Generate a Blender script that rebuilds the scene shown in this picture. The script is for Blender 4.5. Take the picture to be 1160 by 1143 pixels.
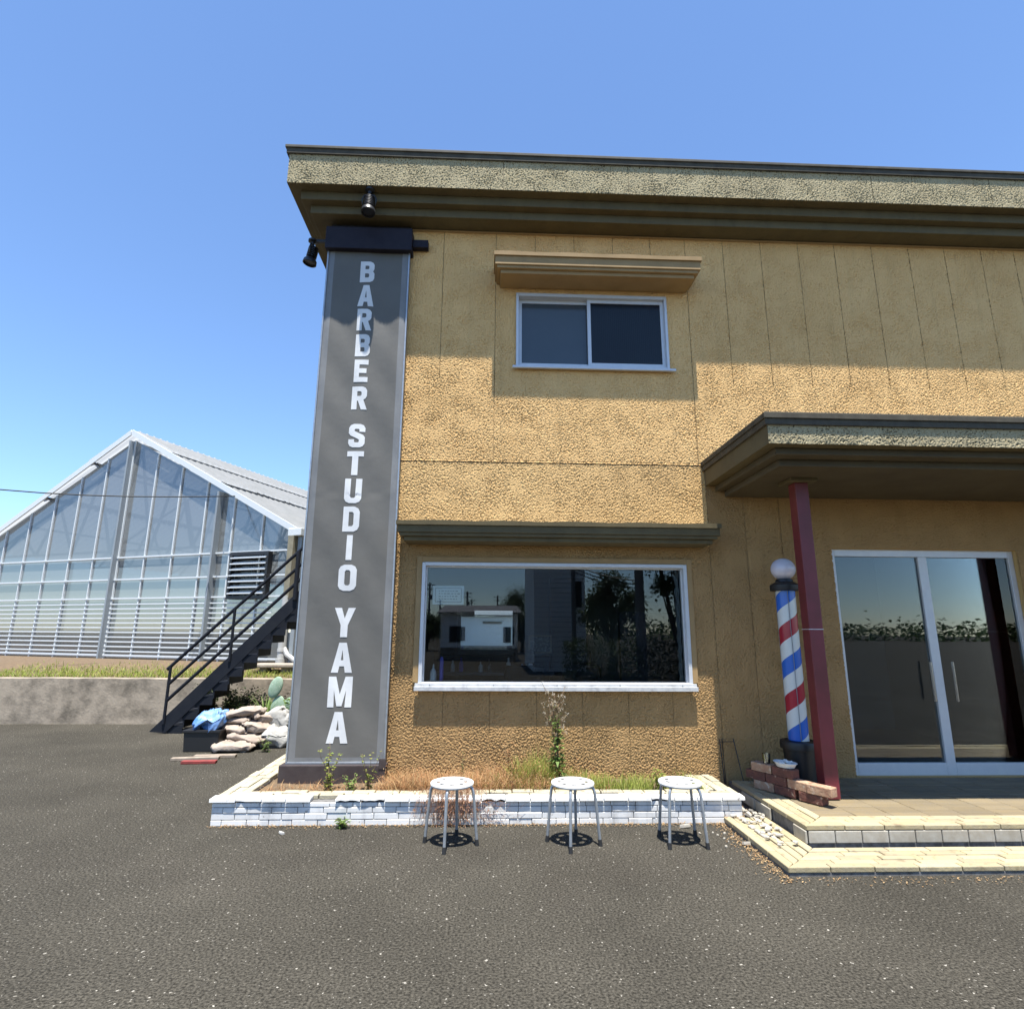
import bpy, bmesh, math, random
import numpy as np
from mathutils import Vector, Matrix, noise
from mathutils.geometry import tessellate_polygon

# ---------------------------------------------------------------- clear
for o in list(bpy.data.objects):
    bpy.data.objects.remove(o)
S = bpy.context.scene
COL = S.collection
R = math.radians
rnd = random.Random(7)

# ---------------------------------------------------------------- camera (metres; x along the facade, y away from the viewer)
cam_d = bpy.data.cameras.new('camera')
cam = bpy.data.objects.new('camera', cam_d)
COL.objects.link(cam)
cam_d.sensor_fit = 'HORIZONTAL'
cam_d.sensor_width = 36.0
cam_d.lens = 655.0 / 1160.0 * 36.0
cam_d.shift_x = 0.0004
cam_d.shift_y = 2.0 / 1160.0
cam_d.clip_start = 0.05
cam_d.clip_end = 3000
cam.location = (0, 0, 1.58)
pitch, yaw, roll = R(12.27), R(-2.2), R(0.363)
right = Vector((math.cos(yaw), math.sin(yaw), 0))
fwd0 = Vector((-math.sin(yaw), math.cos(yaw), 0))
fwd = fwd0 * math.cos(pitch) + Vector((0, 0, 1)) * math.sin(pitch)
up = right.cross(fwd)
r2 = right * math.cos(roll) + up * math.sin(roll)
u2 = -right * math.sin(roll) + up * math.cos(roll)
cam.rotation_euler = Matrix((r2, u2, -fwd)).transposed().to_euler()
S.camera = cam

# ---------------------------------------------------------------- sky, sun, exposure
ELEV = 76.5
SUN_AZ = 1.0
w = bpy.data.worlds.new('World')
S.world = w
w.use_nodes = True
nt = w.node_tree
bg = nt.nodes['Background']
sky = nt.nodes.new('ShaderNodeTexSky')
sky.sky_type = 'NISHITA'
sky.sun_disc = False
sky.sun_elevation = R(ELEV)
sky.sun_rotation = R(180 - SUN_AZ)
sky.altitude = 3000
sky.air_density = 1.4
sky.dust_density = 0.0
sky.ozone_density = 6.5
nt.links.new(sky.outputs[0], bg.inputs[0])
bg.inputs[1].default_value = 0.11
sd = bpy.data.lights.new('sun', 'SUN')
sd.energy = 5.0
sd.angle = R(0.5)
sd.color = (1.0, 0.965, 0.90)
sun = bpy.data.objects.new('sun', sd)
COL.objects.link(sun)
sdir = Vector((math.sin(R(SUN_AZ)) * math.cos(R(ELEV)), -math.cos(R(SUN_AZ)) * math.cos(R(ELEV)), math.sin(R(ELEV))))
sun.rotation_euler = sdir.to_track_quat('Z', 'Y').to_euler()
sun.location = sdir * 30
S.view_settings.view_transform = 'Standard'
S.view_settings.look = 'None'
S.view_settings.exposure = 1.3
S.view_settings.gamma = 1.0
S.view_settings.use_curve_mapping = False
S.render.engine = 'CYCLES'
S.cycles.max_bounces = 10
S.cycles.transparent_max_bounces = 16


# ================================================================ helpers
def tag(o, label=None, cat=None, group=None, kind=None):
    if label: o['label'] = label
    if cat: o['category'] = cat
    if group: o['group'] = group
    if kind: o['kind'] = kind
    return o


def thing(name, label, cat, loc=(0, 0, 0), rz=0, group=None):
    o = bpy.data.objects.new(name, None)
    o.empty_display_size = 0.1
    COL.objects.link(o)
    o.location = loc
    o.rotation_euler = (0, 0, rz)
    return tag(o, label, cat, group)


def link(name, me, parent=None):
    o = bpy.data.objects.new(name, me)
    COL.objects.link(o)
    if parent: o.parent = parent
    return o


def copy_tree(o, parent=None):
    c = o.copy()
    COL.objects.link(c)
    c.parent = parent
    for ch in list(o.children):
        copy_tree(ch, c)
    return c


class MB:
    """collects faces, then builds ONE mesh object"""
    def __init__(self):
        self.v, self.f, self.m = [], [], []

    def add(self, vs, fs, mi=0):
        b = len(self.v)
        self.v += [tuple(p) for p in vs]
        self.f += [tuple(b + i for i in f) for f in fs]
        self.m += [mi] * len(fs)
        return self

    def box(self, x0, x1, y0, y1, z0, z1, mi=0, mat=None):
        vs = [Vector((x, y, z)) for z in (z0, z1) for y in (y0, y1) for x in (x0, x1)]
        if mat is not None: vs = [mat @ p for p in vs]
        return self.add(vs, [(0, 2, 3, 1), (4, 5, 7, 6), (0, 1, 5, 4), (2, 6, 7, 3), (0, 4, 6, 2), (1, 3, 7, 5)], mi)

    def bar(self, p0, p1, wx, wz, mi=0, upv=(0, 0, 1)):
        p0, p1 = Vector(p0), Vector(p1)
        d = (p1 - p0).normalized()
        s = d.cross(Vector(upv))
        if s.length < 1e-4: s = d.cross(Vector((1, 0, 0)))
        s.normalize()
        u = s.cross(d)
        vs = []
        for p in (p0, p1):
            for a, b in ((-1, -1), (1, -1), (1, 1), (-1, 1)):
                vs.append(p + s * (a * wx / 2) + u * (b * wz / 2))
        return self.add(vs, [(3, 2, 1, 0), (4, 5, 6, 7), (0, 1, 5, 4), (1, 2, 6, 5), (2, 3, 7, 6), (3, 0, 4, 7)], mi)

    def tube(self, pts, r, n=10, mi=0, cap=True):
        pts = [Vector(p) for p in pts]
        rs = r if isinstance(r, (list, tuple)) else [r] * len(pts)
        vs, fs = [], []
        prev = None
        for i, p in enumerate(pts):
            d = (pts[min(i + 1, len(pts) - 1)] - pts[max(i - 1, 0)]).normalized()
            a = prev if prev is not None else (Vector((0, 0, 1)) if abs(d.z) < .9 else Vector((1, 0, 0)))
            s = (a - d * a.dot(d)).normalized()
            t = d.cross(s)
            prev = s
            for k in range(n):
                an = 2 * math.pi * k / n
                vs.append(p + (s * math.cos(an) + t * math.sin(an)) * rs[i])
        for i in range(len(pts) - 1):
            for k in range(n):
                k2 = (k + 1) % n
                fs.append((i * n + k, i * n + k2, (i + 1) * n + k2, (i + 1) * n + k))
        if cap:
            fs.append(tuple(reversed(range(n))))
            fs.append(tuple((len(pts) - 1) * n + k for k in range(n)))
        return self.add(vs, fs, mi)

    def lathe(self, prof, c=(0, 0, 0), n=32, mi=0, cap=True):
        vs, fs = [], []
        for r, z in prof:
            for k in range(n):
                a = 2 * math.pi * k / n
                p = (r * math.cos(a), r * math.sin(a), z)
                vs.append((c[0] + p[0], c[1] + p[1], c[2] + p[2]))
        for i in range(len(prof) - 1):
            for k in range(n):
                k2 = (k + 1) % n
                fs.append((i * n + k, i * n + k2, (i + 1) * n + k2, (i + 1) * n + k))
        if cap and prof[0][0] > 1e-5: fs.append(tuple(reversed(range(n))))
        if cap and prof[-1][0] > 1e-5: fs.append(tuple((len(prof) - 1) * n + k for k in range(n)))
        return self.add(vs, fs, mi)

    def prism(self, outline, y0, y1, mi=0, holes=()):
        """outline in (x,z), extruded from y0 to y1"""
        loops = [list(outline)] + [list(hh) for hh in holes]
        flat = [p for l in loops for p in l]
        tris = tessellate_polygon([[Vector((p[0], p[1], 0)) for p in l] for l in loops])
        n = len(flat)
        vs = [(p[0], y0, p[1]) for p in flat] + [(p[0], y1, p[1]) for p in flat]
        fs = []
        for t in tris:
            a, b, c = t
            (ax, az), (bx, bz), (cx, cz) = flat[a], flat[b], flat[c]
            if (bx - ax) * (cz - az) - (bz - az) * (cx - ax) < 0: a, c = c, a
            fs.append((a, b, c)); fs.append((c + n, b + n, a + n))
        off = 0
        for l in loops:
            m = len(l)
            for i in range(m):
                j = (i + 1) % m
                fs.append((off + j, off + i, off + i + n, off + j + n))
            off += m
        return self.add(vs, fs, mi)

    def build(self, name, mats, parent=None, smooth=False, bevel=0, fix=True, segs=2):
        me = bpy.data.meshes.new(name)
        me.from_pydata(self.v, [], self.f)
        if not isinstance(mats, (list, tuple)): mats = [mats]
        for m in mats: me.materials.append(m)
        me.polygons.foreach_set('material_index', self.m)
        if fix:
            bm = bmesh.new(); bm.from_mesh(me)
            bmesh.ops.recalc_face_normals(bm, faces=bm.faces)
            bm.to_mesh(me); bm.free()
        if smooth:
            me.polygons.foreach_set('use_smooth', [True] * len(me.polygons))
        me.update()
        o = link(name, me, parent)
        if smooth == 'auto':
            md = o.modifiers.new('edge', 'EDGE_SPLIT'); md.split_angle = R(35)
        if bevel:
            b = o.modifiers.new('bevel', 'BEVEL'); b.width = bevel; b.segments = segs; b.limit_method = 'ANGLE'; b.angle_limit = R(40)
        return o


def C(r, g, b): return (r, g, b, 1)


def mat(name, col, rough=.8, col2=None, scale=6, thr=(.35, .65), bump=0, bscale=60, metal=0, spec=.5, island=0, detail=6, col3=None, scale3=40, thr3=(.6, .7), dist=.01):
    m = bpy.data.materials.new(name)
    m.use_nodes = True
    t = m.node_tree; N = t.nodes; L = t.links
    b = N['Principled BSDF']
    b.inputs['Roughness'].default_value = rough
    b.inputs['Metallic'].default_value = metal
    b.inputs['Specular IOR Level'].default_value = spec
    b.inputs['Base Color'].default_value = C(*col)
    tc = N.new('ShaderNodeTexCoord')
    geo = N.new('ShaderNodeNewGeometry')
    out = None
    if col2:
        n = N.new('ShaderNodeTexNoise'); n.inputs['Scale'].default_value = scale; n.inputs['Detail'].default_value = detail
        n.inputs['Roughness'].default_value = .62
        L.new(geo.outputs['Position'] if island == 0 else tc.outputs['Object'], n.inputs['Vector'])
        mr = N.new('ShaderNodeMapRange'); mr.inputs[1].default_value, mr.inputs[2].default_value = thr
        L.new(n.outputs['Fac'], mr.inputs[0])
        mx = N.new('ShaderNodeMix'); mx.data_type = 'RGBA'
        mx.inputs[6].default_value = C(*col); mx.inputs[7].default_value = C(*col2)
        L.new(mr.outputs[0], mx.inputs[0])
        out = mx.outputs[2]
    if col3:
        n = N.new('ShaderNodeTexNoise'); n.inputs['Scale'].default_value = scale3; n.inputs['Detail'].default_value = 3
        L.new(geo.outputs['Position'], n.inputs['Vector'])
        mr = N.new('ShaderNodeMapRange'); mr.inputs[1].default_value, mr.inputs[2].default_value = thr3
        L.new(n.outputs['Fac'], mr.inputs[0])
        mx = N.new('ShaderNodeMix'); mx.data_type = 'RGBA'
        mx.inputs[6].default_value = C(*col); mx.inputs[7].default_value = C(*col3)
        if out: L.new(out, mx.inputs[6])
        L.new(mr.outputs[0], mx.inputs[0])
        out = mx.outputs[2]
    if island:
        hs = N.new('ShaderNodeHueSaturation')
        hs.inputs['Color'].default_value = C(*col)
        if out: L.new(out, hs.inputs['Color'])
        mr = N.new('ShaderNodeMapRange'); mr.inputs[3].default_value = 1 - island; mr.inputs[4].default_value = 1 + island
        L.new(geo.outputs['Random Per Island'], mr.inputs[0])
        L.new(mr.outputs[0], hs.inputs['Value'])
        out = hs.outputs[0]
    if out: L.new(out, b.inputs['Base Color'])
    if bump:
        n = N.new('ShaderNodeTexNoise'); n.inputs['Scale'].default_value = bscale; n.inputs['Detail'].default_value = 5
        L.new(tc.outputs['Object'], n.inputs['Vector'])
        bp = N.new('ShaderNodeBump'); bp.inputs['Strength'].default_value = bump; bp.inputs['Distance'].default_value = dist
        L.new(n.outputs['Fac'], bp.inputs['Height'])
        L.new(bp.outputs[0], b.inputs['Normal'])
    return m


def leafmat(name, col, col2, var=.35, trans=.35):
    m = mat(name, col, .6, island=var, spec=.25)
    t = m.node_tree; N = t.nodes; L = t.links
    b = N['Principled BSDF']
    geo = N.new('ShaderNodeNewGeometry')
    mx = N.new('ShaderNodeMix'); mx.data_type = 'RGBA'
    mx.inputs[6].default_value = C(*col); mx.inputs[7].default_value = C(*col2)
    mt = N.new('ShaderNodeMath'); mt.operation = 'FRACT'
    ml = N.new('ShaderNodeMath'); ml.operation = 'MULTIPLY'; ml.inputs[1].default_value = 7.31
    L.new(geo.outputs['Random Per Island'], ml.inputs[0]); L.new(ml.outputs[0], mt.inputs[0])
    L.new(mt.outputs[0], mx.inputs[0])
    hs = [n for n in N if n.type == 'HUE_SAT'][0]
    L.new(mx.outputs[2], hs.inputs['Color'])
    tr = N.new('ShaderNodeBsdfTranslucent')
    L.new(hs.outputs[0], tr.inputs[0])
    sh = N.new('ShaderNodeMixShader'); sh.inputs[0].default_value = trans
    o = [n for n in N if n.type == 'OUTPUT_MATERIAL'][0]
    L.new(b.outputs[0], sh.inputs[1]); L.new(tr.outputs[0], sh.inputs[2]); L.new(sh.outputs[0], o.inputs[0])
    return m


def glassmat(name, tint, boost=1.5, ior=1.5, rough=0.0, ripple=0.0, rscale=2.0):
    m = bpy.data.materials.new(name); m.use_nodes = True
    t = m.node_tree; N = t.nodes; L = t.links
    N.remove(N['Principled BSDF'])
    o = [n for n in N if n.type == 'OUTPUT_MATERIAL'][0]
    tr = N.new('ShaderNodeBsdfTransparent'); tr.inputs[0].default_value = C(*tint)
    gl = N.new('ShaderNodeBsdfGlossy'); gl.inputs['Roughness'].default_value = rough
    fr = N.new('ShaderNodeFresnel'); fr.inputs[0].default_value = ior
    mu = N.new('ShaderNodeMath'); mu.operation = 'MULTIPLY'; mu.use_clamp = True; mu.inputs[1].default_value = boost
    L.new(fr.outputs[0], mu.inputs[0])
    mx = N.new('ShaderNodeMixShader')
    L.new(mu.outputs[0], mx.inputs[0]); L.new(tr.outputs[0], mx.inputs[1]); L.new(gl.outputs[0], mx.inputs[2])
    L.new(mx.outputs[0], o.inputs[0])
    if ripple:
        tc = N.new('ShaderNodeTexCoord')
        n = N.new('ShaderNodeTexNoise'); n.inputs['Scale'].default_value = rscale; n.inputs['Detail'].default_value = 1
        L.new(tc.outputs['Object'], n.inputs['Vector'])
        bp = N.new('ShaderNodeBump'); bp.inputs['Strength'].default_value = ripple; bp.inputs['Distance'].default_value = .02
        L.new(n.outputs['Fac'], bp.inputs['Height']); L.new(bp.outputs[0], gl.inputs['Normal'])
    return m


# ---------------------------------------------------------------- materials
M = {}
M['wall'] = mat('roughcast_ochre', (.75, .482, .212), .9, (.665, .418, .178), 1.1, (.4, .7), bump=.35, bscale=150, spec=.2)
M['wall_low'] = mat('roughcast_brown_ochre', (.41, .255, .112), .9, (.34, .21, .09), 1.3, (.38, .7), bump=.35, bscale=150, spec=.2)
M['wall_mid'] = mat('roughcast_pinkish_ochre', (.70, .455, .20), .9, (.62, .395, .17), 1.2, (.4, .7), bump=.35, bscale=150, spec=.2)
M['fascia'] = mat('roughcast_grey_beige', (.42, .355, .215), .9, (.36, .30, .18), 2.5, bump=.35, bscale=150, spec=.2)
M['trim'] = mat('olive_brown_trim', (.125, .099, .05), .7, (.10, .08, .042), 4, bump=.08, bscale=30, spec=.25)
M['soffit'] = mat('soffit_brown', (.10, .082, .05), .7, (.08, .064, .04), 3, spec=.2)
M['hood'] = mat('ochre_hood_metal', (.34, .225, .105), .65, (.29, .19, .085), 5, bump=.05, bscale=25, spec=.25)
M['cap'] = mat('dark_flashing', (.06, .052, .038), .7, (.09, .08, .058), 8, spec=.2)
M['alu'] = mat('anodised_aluminium', (.56, .57, .58), .4, (.52, .53, .55), 12, metal=.2)
M['alu_white'] = mat('weathered_sill_aluminium', (.58, .58, .57), .42, (.45, .45, .45), 14, metal=.25)
M['plain'] = mat('side_wall_paint', (.5, .34, .14), .85, bump=.6, bscale=50)
M['joint'] = mat('dark_joint_sealant', (.38, .25, .115), .9)
M['interior'] = mat('shop_interior_paint', (.16, .17, .18), .9)
M['interior_dark'] = mat('shop_dark_panel', (.02, .02, .024), .8)
M['black'] = mat('black_paint', (.012, .012, .014), .42, (.02, .02, .022), 9)
M['black_plastic'] = mat('black_plastic', (.01, .01, .011), .45)
M['navy'] = mat('dark_navy_steel', (.009, .011, .017), .6, (.014, .016, .021), 6, spec=.2)
M['topbox'] = mat('navy_black_box_steel', (.014, .012, .02), .6, (.02, .018, .026), 8, spec=.2)
M['basebox'] = mat('dark_plum_brown_steel', (.035, .024, .024), .5, (.055, .043, .04), 6, bump=.05)
M['fabric'] = mat('grey_mesh_fabric', (.112, .107, .096), .6, (.124, .119, .107), 3, bump=.25, bscale=9, spec=.3)
M['hem'] = mat('pale_grey_hem', (.18, .18, .175), .5, (.15, .15, .148), 5)
M['letter'] = mat('white_letter_vinyl', (.64, .64, .63), .5, (.57, .57, .56), 9)
M['red'] = mat('oxide_red_paint', (.16, .022, .03), .45, (.12, .018, .02), 5)
M['white_brick'] = mat('white_glazed_brick', (.66, .655, .635), .4, (.55, .545, .53), 9, (.5, .75), island=.06, col3=(.22, .2, .18), scale3=22, thr3=(.68, .76))
M['mortar'] = mat('grey_mortar', (.16, .155, .15), .9, (.08, .075, .07), 20)
M['cap_tile'] = mat('cream_cap_tile', (.40, .36, .255), .65, (.33, .29, .2), 14, island=.15, col3=(.16, .13, .1), scale3=18, thr3=(.62, .74), bump=.3, bscale=50)
M['yellow_tile'] = mat('yellow_step_tile', (.36, .295, .165), .65, (.31, .265, .175), 9, island=.14, col3=(.22, .17, .1), scale3=14, thr3=(.58, .75), bump=.3, bscale=45)
M['landing_tile'] = mat('darkened_landing_tile', (.17, .13, .07), .7, (.15, .12, .075), 9, island=.14, bump=.3, bscale=45)  # landing made dark so it throws less light up under the canopy
M['shard'] = mat('chipped_white_mortar', (.36, .335, .29), .85, (.24, .215, .17), 30, island=.2, bump=.4, bscale=60)
M['riser_tile'] = mat('pale_riser_tile', (.36, .34, .29), .6, (.27, .24, .19), 10, island=.1)
M['asphalt'] = mat('asphalt', (.018, .0163, .0128), .95, (.078, .0705, .056), 72, (.38, .64), bump=.8, bscale=95, col3=(.30, .28, .24), scale3=40, thr3=(.665, .72), dist=.02, spec=.12, detail=5)
_t = M['asphalt'].node_tree; _b = _t.nodes['Principled BSDF']
_g = _t.nodes.new('ShaderNodeNewGeometry')
_n = _t.nodes.new('ShaderNodeTexNoise'); _n.inputs['Scale'].default_value = .9; _n.inputs['Detail'].default_value = 6; _n.inputs['Roughness'].default_value = .6
_t.links.new(_g.outputs['Position'], _n.inputs['Vector'])
_r = _t.nodes.new('ShaderNodeMapRange'); _r.inputs[1].default_value = .3; _r.inputs[2].default_value = .7; _r.inputs[3].default_value = .9; _r.inputs[4].default_value = 1.36
_t.links.new(_n.outputs['Fac'], _r.inputs[0])
_h = _t.nodes.new('ShaderNodeHueSaturation'); _l = _b.inputs['Base Color'].links[0].from_socket
_t.links.new(_l, _h.inputs['Color']); _t.links.new(_r.outputs[0], _h.inputs['Value']); _t.links.new(_h.outputs[0], _b.inputs['Base Color'])
M['soil'] = mat('planter_soil', (.09, .06, .035), .95, (.14, .095, .05), 12, bump=1, bscale=30)
M['concrete'] = mat('stained_concrete', (.30, .25, .19), .9, (.12, .10, .075), 3.5, (.42, .68), bump=.5, bscale=25)
M['stone'] = mat('flat_stone', (.36, .31, .25), .85, (.25, .21, .17), 8, bump=.4)
M['steel'] = mat('galvanised_tube', (.38, .4, .42), .38, (.3, .32, .34), 20, metal=.6)
M['seat'] = mat('white_enamel', (.62, .62, .60), .35, (.54, .53, .5), 14, (.5, .8))
M['rubber'] = mat('black_rubber', (.014, .014, .014), .7)
M['chrome'] = mat('lamp_chrome', (.6, .6, .6), .2, metal=1)
M['lens'] = mat('frosted_lens', (.5, .52, .5), .15)
M['globe'] = mat('milk_glass_globe', (.6, .57, .62), .12, spec=.6)
M['gh_white'] = mat('greenhouse_white_steel', (.62, .65, .66), .5)
M['gh_grey'] = mat('greenhouse_grey_steel', (.25, .28, .3), .5)
M['gh_roof'] = mat('white_corrugated_sheet', (.27, .275, .275), .6, (.2, .21, .21), 3, (.3, .7))
_t = M['gh_roof'].node_tree
_o = [n for n in _t.nodes if n.type == 'OUTPUT_MATERIAL'][0]
_tr = _t.nodes.new('ShaderNodeBsdfTranslucent'); _tr.inputs[0].default_value = C(.6, .62, .63)
_m3 = _t.nodes.new('ShaderNodeMixShader'); _m3.inputs[0].default_value = .4
_t.links.new(_t.nodes['Principled BSDF'].outputs[0], _m3.inputs[1]); _t.links.new(_tr.outputs[0], _m3.inputs[2]); _t.links.new(_m3.outputs[0], _o.inputs[0])
M['tan_post'] = mat('tan_post', (.28, .25, .17), .8, (.2, .18, .13), 6)
M['pvc'] = mat('grey_pvc', (.5, .5, .48), .5, (.38, .38, .36), 5)
M['sack'] = mat('sand_sack_weave', (.27, .215, .175), .9, (.36, .305, .26), 7, bump=1, bscale=22)
M['sheet'] = mat('crumpled_white_sheet', (.36, .355, .34), .6, (.28, .27, .25), 10, bump=1, bscale=16)
M['blue'] = mat('blue_tarpaulin', (.05, .16, .45), .5, (.2, .33, .55), 9, bump=1, bscale=16)
M['wood'] = mat('grey_plank', (.3, .25, .2), .8, (.2, .16, .12), 12)
M['redwood'] = mat('red_painted_plank', (.25, .035, .03), .7, (.16, .03, .025), 12)
M['brick_red'] = mat('red_brick', (.17, .062, .042), .9, (.09, .04, .03), 16, bump=.6, bscale=45, col3=(.4, .28, .2), scale3=26, thr3=(.62, .72))
M['brick_tan'] = mat('tan_brick', (.40, .26, .165), .9, (.30, .16, .1), 14, bump=.6, bscale=45, col3=(.5, .42, .33), scale3=24, thr3=(.58, .7))
M['cactus'] = mat('blue_green_cactus', (.22, .32, .22), .6, (.3, .4, .3), 20, col3=(.42, .46, .36), scale3=55, thr3=(.62, .68))
M['clear'] = glassmat('clear_cup', (.85, .87, .88), 2.0)
M['glass'] = glassmat('window_glass', (.80, .84, .85), 1.35, ripple=.012, rscale=1.1)
M['gh_glass'] = glassmat('greenhouse_pane', (.72, .76, .78), .7, rough=.08)
_t = M['gh_glass'].node_tree
_mx = [n for n in _t.nodes if n.type == 'MIX_SHADER'][0]
_o = [n for n in _t.nodes if n.type == 'OUTPUT_MATERIAL'][0]
_d = _t.nodes.new('ShaderNodeBsdfDiffuse'); _d.inputs[0].default_value = C(.155, .16, .155)
_m2 = _t.nodes.new('ShaderNodeMixShader'); _m2.inputs[0].default_value = .72
_t.links.new(_mx.outputs[0], _m2.inputs[1]); _t.links.new(_d.outputs[0], _m2.inputs[2]); _t.links.new(_m2.outputs[0], _o.inputs[0])
M['mirror'] = mat('mirror_silver', (.9, .93, .92), .01, metal=1)
M['paper'] = mat('paper_notice', (.8, .82, .82), .8)
M['ink'] = mat('grey_ink', (.2, .22, .24), .8)
M['violet'] = mat('violet_plastic', (.13, .12, .6), .4)
M['poster'] = mat('dark_picture', (.05, .055, .06), .3, (.22, .23, .24), 30, (.5, .6))
M['white_wall'] = mat('white_siding', (.85, .85, .83), .7)
M['roof_grey'] = mat('grey_roof_tile', (.12, .12, .13), .7)
M['window_dark'] = mat('dark_house_window', (.03, .035, .04), .1)
M['pole'] = mat('concrete_pole', (.16, .155, .15), .8)
M['bark'] = mat('bark', (.09, .065, .045), .9, (.05, .037, .028), 12, bump=.6)
M['dry'] = leafmat('dry_weed', (.36, .17, .075), (.36, .26, .13), .45, .3)
M['creeper'] = leafmat('dead_creeper_stem', (.24, .12, .075), (.33, .2, .12), .4, .2)
M['green'] = leafmat('young_grass', (.17, .24, .045), (.32, .32, .08), .35, .4)
M['weed'] = leafmat('leafy_weed', (.10, .17, .04), (.19, .26, .07), .3, .35)
M['darkleaf'] = leafmat('dark_shrub_leaf', (.035, .06, .022), (.07, .08, .03), .4, .25)
M['seed'] = leafmat('seed_fluff', (.55, .52, .45), (.4, .34, .26), .25, .4)
M['stem'] = mat('weed_stem', (.12, .10, .045), .8, (.18, .1, .06), 14)
M['litter'] = leafmat('dead_leaf', (.24, .14, .065), (.36, .25, .13), .4, .1)
M['treeleaf'] = leafmat('tree_leaf', (.03, .055, .018), (.06, .09, .03), .4, .25)
M['cable'] = mat('black_cable', (.01, .01, .01), .6)
M['frosted'] = mat('frosted_pane_grey', (.055, .068, .08), .12, (.045, .06, .07), 1.2, spec=.5)
M['frosted_dark'] = mat('frosted_pane_dark', (.010, .014, .018), .16, (.008, .011, .014), 2, spec=.28)

# upper right pane: reeded vertical ripples
t = M['frosted_dark'].node_tree
wv = t.nodes.new('ShaderNodeTexWave'); wv.inputs['Scale'].default_value = 14; wv.bands_direction = 'X'; wv.inputs['Distortion'].default_value = 1.0
tcn = t.nodes.new('ShaderNodeTexCoord'); t.links.new(tcn.outputs['Object'], wv.inputs['Vector'])
bpn = t.nodes.new('ShaderNodeBump'); bpn.inputs['Strength'].default_value = .12; bpn.inputs['Distance'].default_value = .01
t.links.new(wv.outputs['Fac'], bpn.inputs['Height']); t.links.new(bpn.outputs[0], t.nodes['Principled BSDF'].inputs['Normal'])


def streaks(m, lo=.78, sx=7.0, sz=.55, dirt_z=None):
    t = m.node_tree; N = t.nodes; L = t.links; b = N['Principled BSDF']
    g_ = N.new('ShaderNodeNewGeometry'); mp = N.new('ShaderNodeMapping'); mp.inputs['Scale'].default_value = (sx, sx, sz)
    n = N.new('ShaderNodeTexNoise'); n.inputs['Scale'].default_value = 1; n.inputs['Detail'].default_value = 5; n.inputs['Roughness'].default_value = .65
    L.new(g_.outputs['Position'], mp.inputs[0]); L.new(mp.outputs[0], n.inputs['Vector'])
    r = N.new('ShaderNodeMapRange'); r.inputs[1].default_value = .52; r.inputs[2].default_value = .76; r.inputs[3].default_value = 1; r.inputs[4].default_value = lo
    L.new(n.outputs['Fac'], r.inputs[0])
    h = N.new('ShaderNodeHueSaturation'); l = b.inputs['Base Color'].links[0].from_socket
    L.new(l, h.inputs['Color']); L.new(r.outputs[0], h.inputs['Value']); L.new(h.outputs[0], b.inputs['Base Color'])


for k_ in ('wall', 'wall_low', 'wall_mid'): streaks(M[k_], .88)
streaks(M['fascia'], .82, 9, .9); streaks(M['trim'], .75, 6, 3); streaks(M['white_brick'], .62, 9, 3); streaks(M['alu_white'], .8, 14, 14); streaks(M['red'], .8, 9, .6)


# barber stripes wind round the pole (helix in object space)
def barber_material():
    m = bpy.data.materials.new('barber_helix_stripes'); m.use_nodes = True
    t = m.node_tree; N = t.nodes; L = t.links; b = N['Principled BSDF']
    b.inputs['Roughness'].default_value = .2
    tc = N.new('ShaderNodeTexCoord'); sp = N.new('ShaderNodeSeparateXYZ'); L.new(tc.outputs['Object'], sp.inputs[0])
    ny = N.new('ShaderNodeMath'); ny.operation = 'MULTIPLY'; ny.inputs[1].default_value = -1; L.new(sp.outputs[1], ny.inputs[0])
    at = N.new('ShaderNodeMath'); at.operation = 'ARCTAN2'; L.new(sp.outputs[0], at.inputs[0]); L.new(ny.outputs[0], at.inputs[1])
    a1 = N.new('ShaderNodeMath'); a1.operation = 'MULTIPLY'; a1.inputs[1].default_value = .095; L.new(at.outputs[0], a1.inputs[0])
    z1 = N.new('ShaderNodeMath'); z1.operation = 'MULTIPLY'; z1.inputs[1].default_value = 1 / STRIPE_PITCH; L.new(sp.outputs[2], z1.inputs[0])
    su = N.new('ShaderNodeMath'); su.operation = 'SUBTRACT'; L.new(z1.outputs[0], su.inputs[0]); L.new(a1.outputs[0], su.inputs[1])
    ad = N.new('ShaderNodeMath'); ad.operation = 'ADD'; ad.inputs[1].default_value = STRIPE_PHASE; L.new(su.outputs[0], ad.inputs[0])
    fr = N.new('ShaderNodeMath'); fr.operation = 'FRACT'; L.new(ad.outputs[0], fr.inputs[0])
    cr = N.new('ShaderNodeValToRGB'); cr.color_ramp.interpolation = 'CONSTANT'
    e = cr.color_ramp.elements
    e[0].position = 0; e[0].color = C(.02, .12, .5)
    e[1].position = .25; e[1].color = C(.62, .64, .62)
    x = e.new(.5); x.color = C(.34, .015, .035)
    x = e.new(.75); x.color = C(.62, .64, .62)
    L.new(fr.outputs[0], cr.inputs[0]); L.new(cr.outputs[0], b.inputs['Base Color'])
    return m


STRIPE_PITCH, STRIPE_PHASE = .65, .34
M['stripes'] = barber_material()


# ---------------------------------------------------------------- rough plaster as real relief
def band_noise(nz, nx, step, wl, seed):
    rs = np.random.RandomState(seed)
    f = np.fft.rfft2(rs.randn(nz, nx))
    kz = np.fft.fftfreq(nz, step)[:, None]; kx = np.fft.rfftfreq(nx, step)[None, :]
    k = np.sqrt(kz * kz + kx * kx) * wl
    f *= np.exp(-((k - 1) ** 2) / .9) * np.minimum(1, k * 2) + .12 * np.exp(-((k - .2) ** 2) / .01)
    h = np.fft.irfft2(f, s=(nz, nx))
    return h / h.std()


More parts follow.
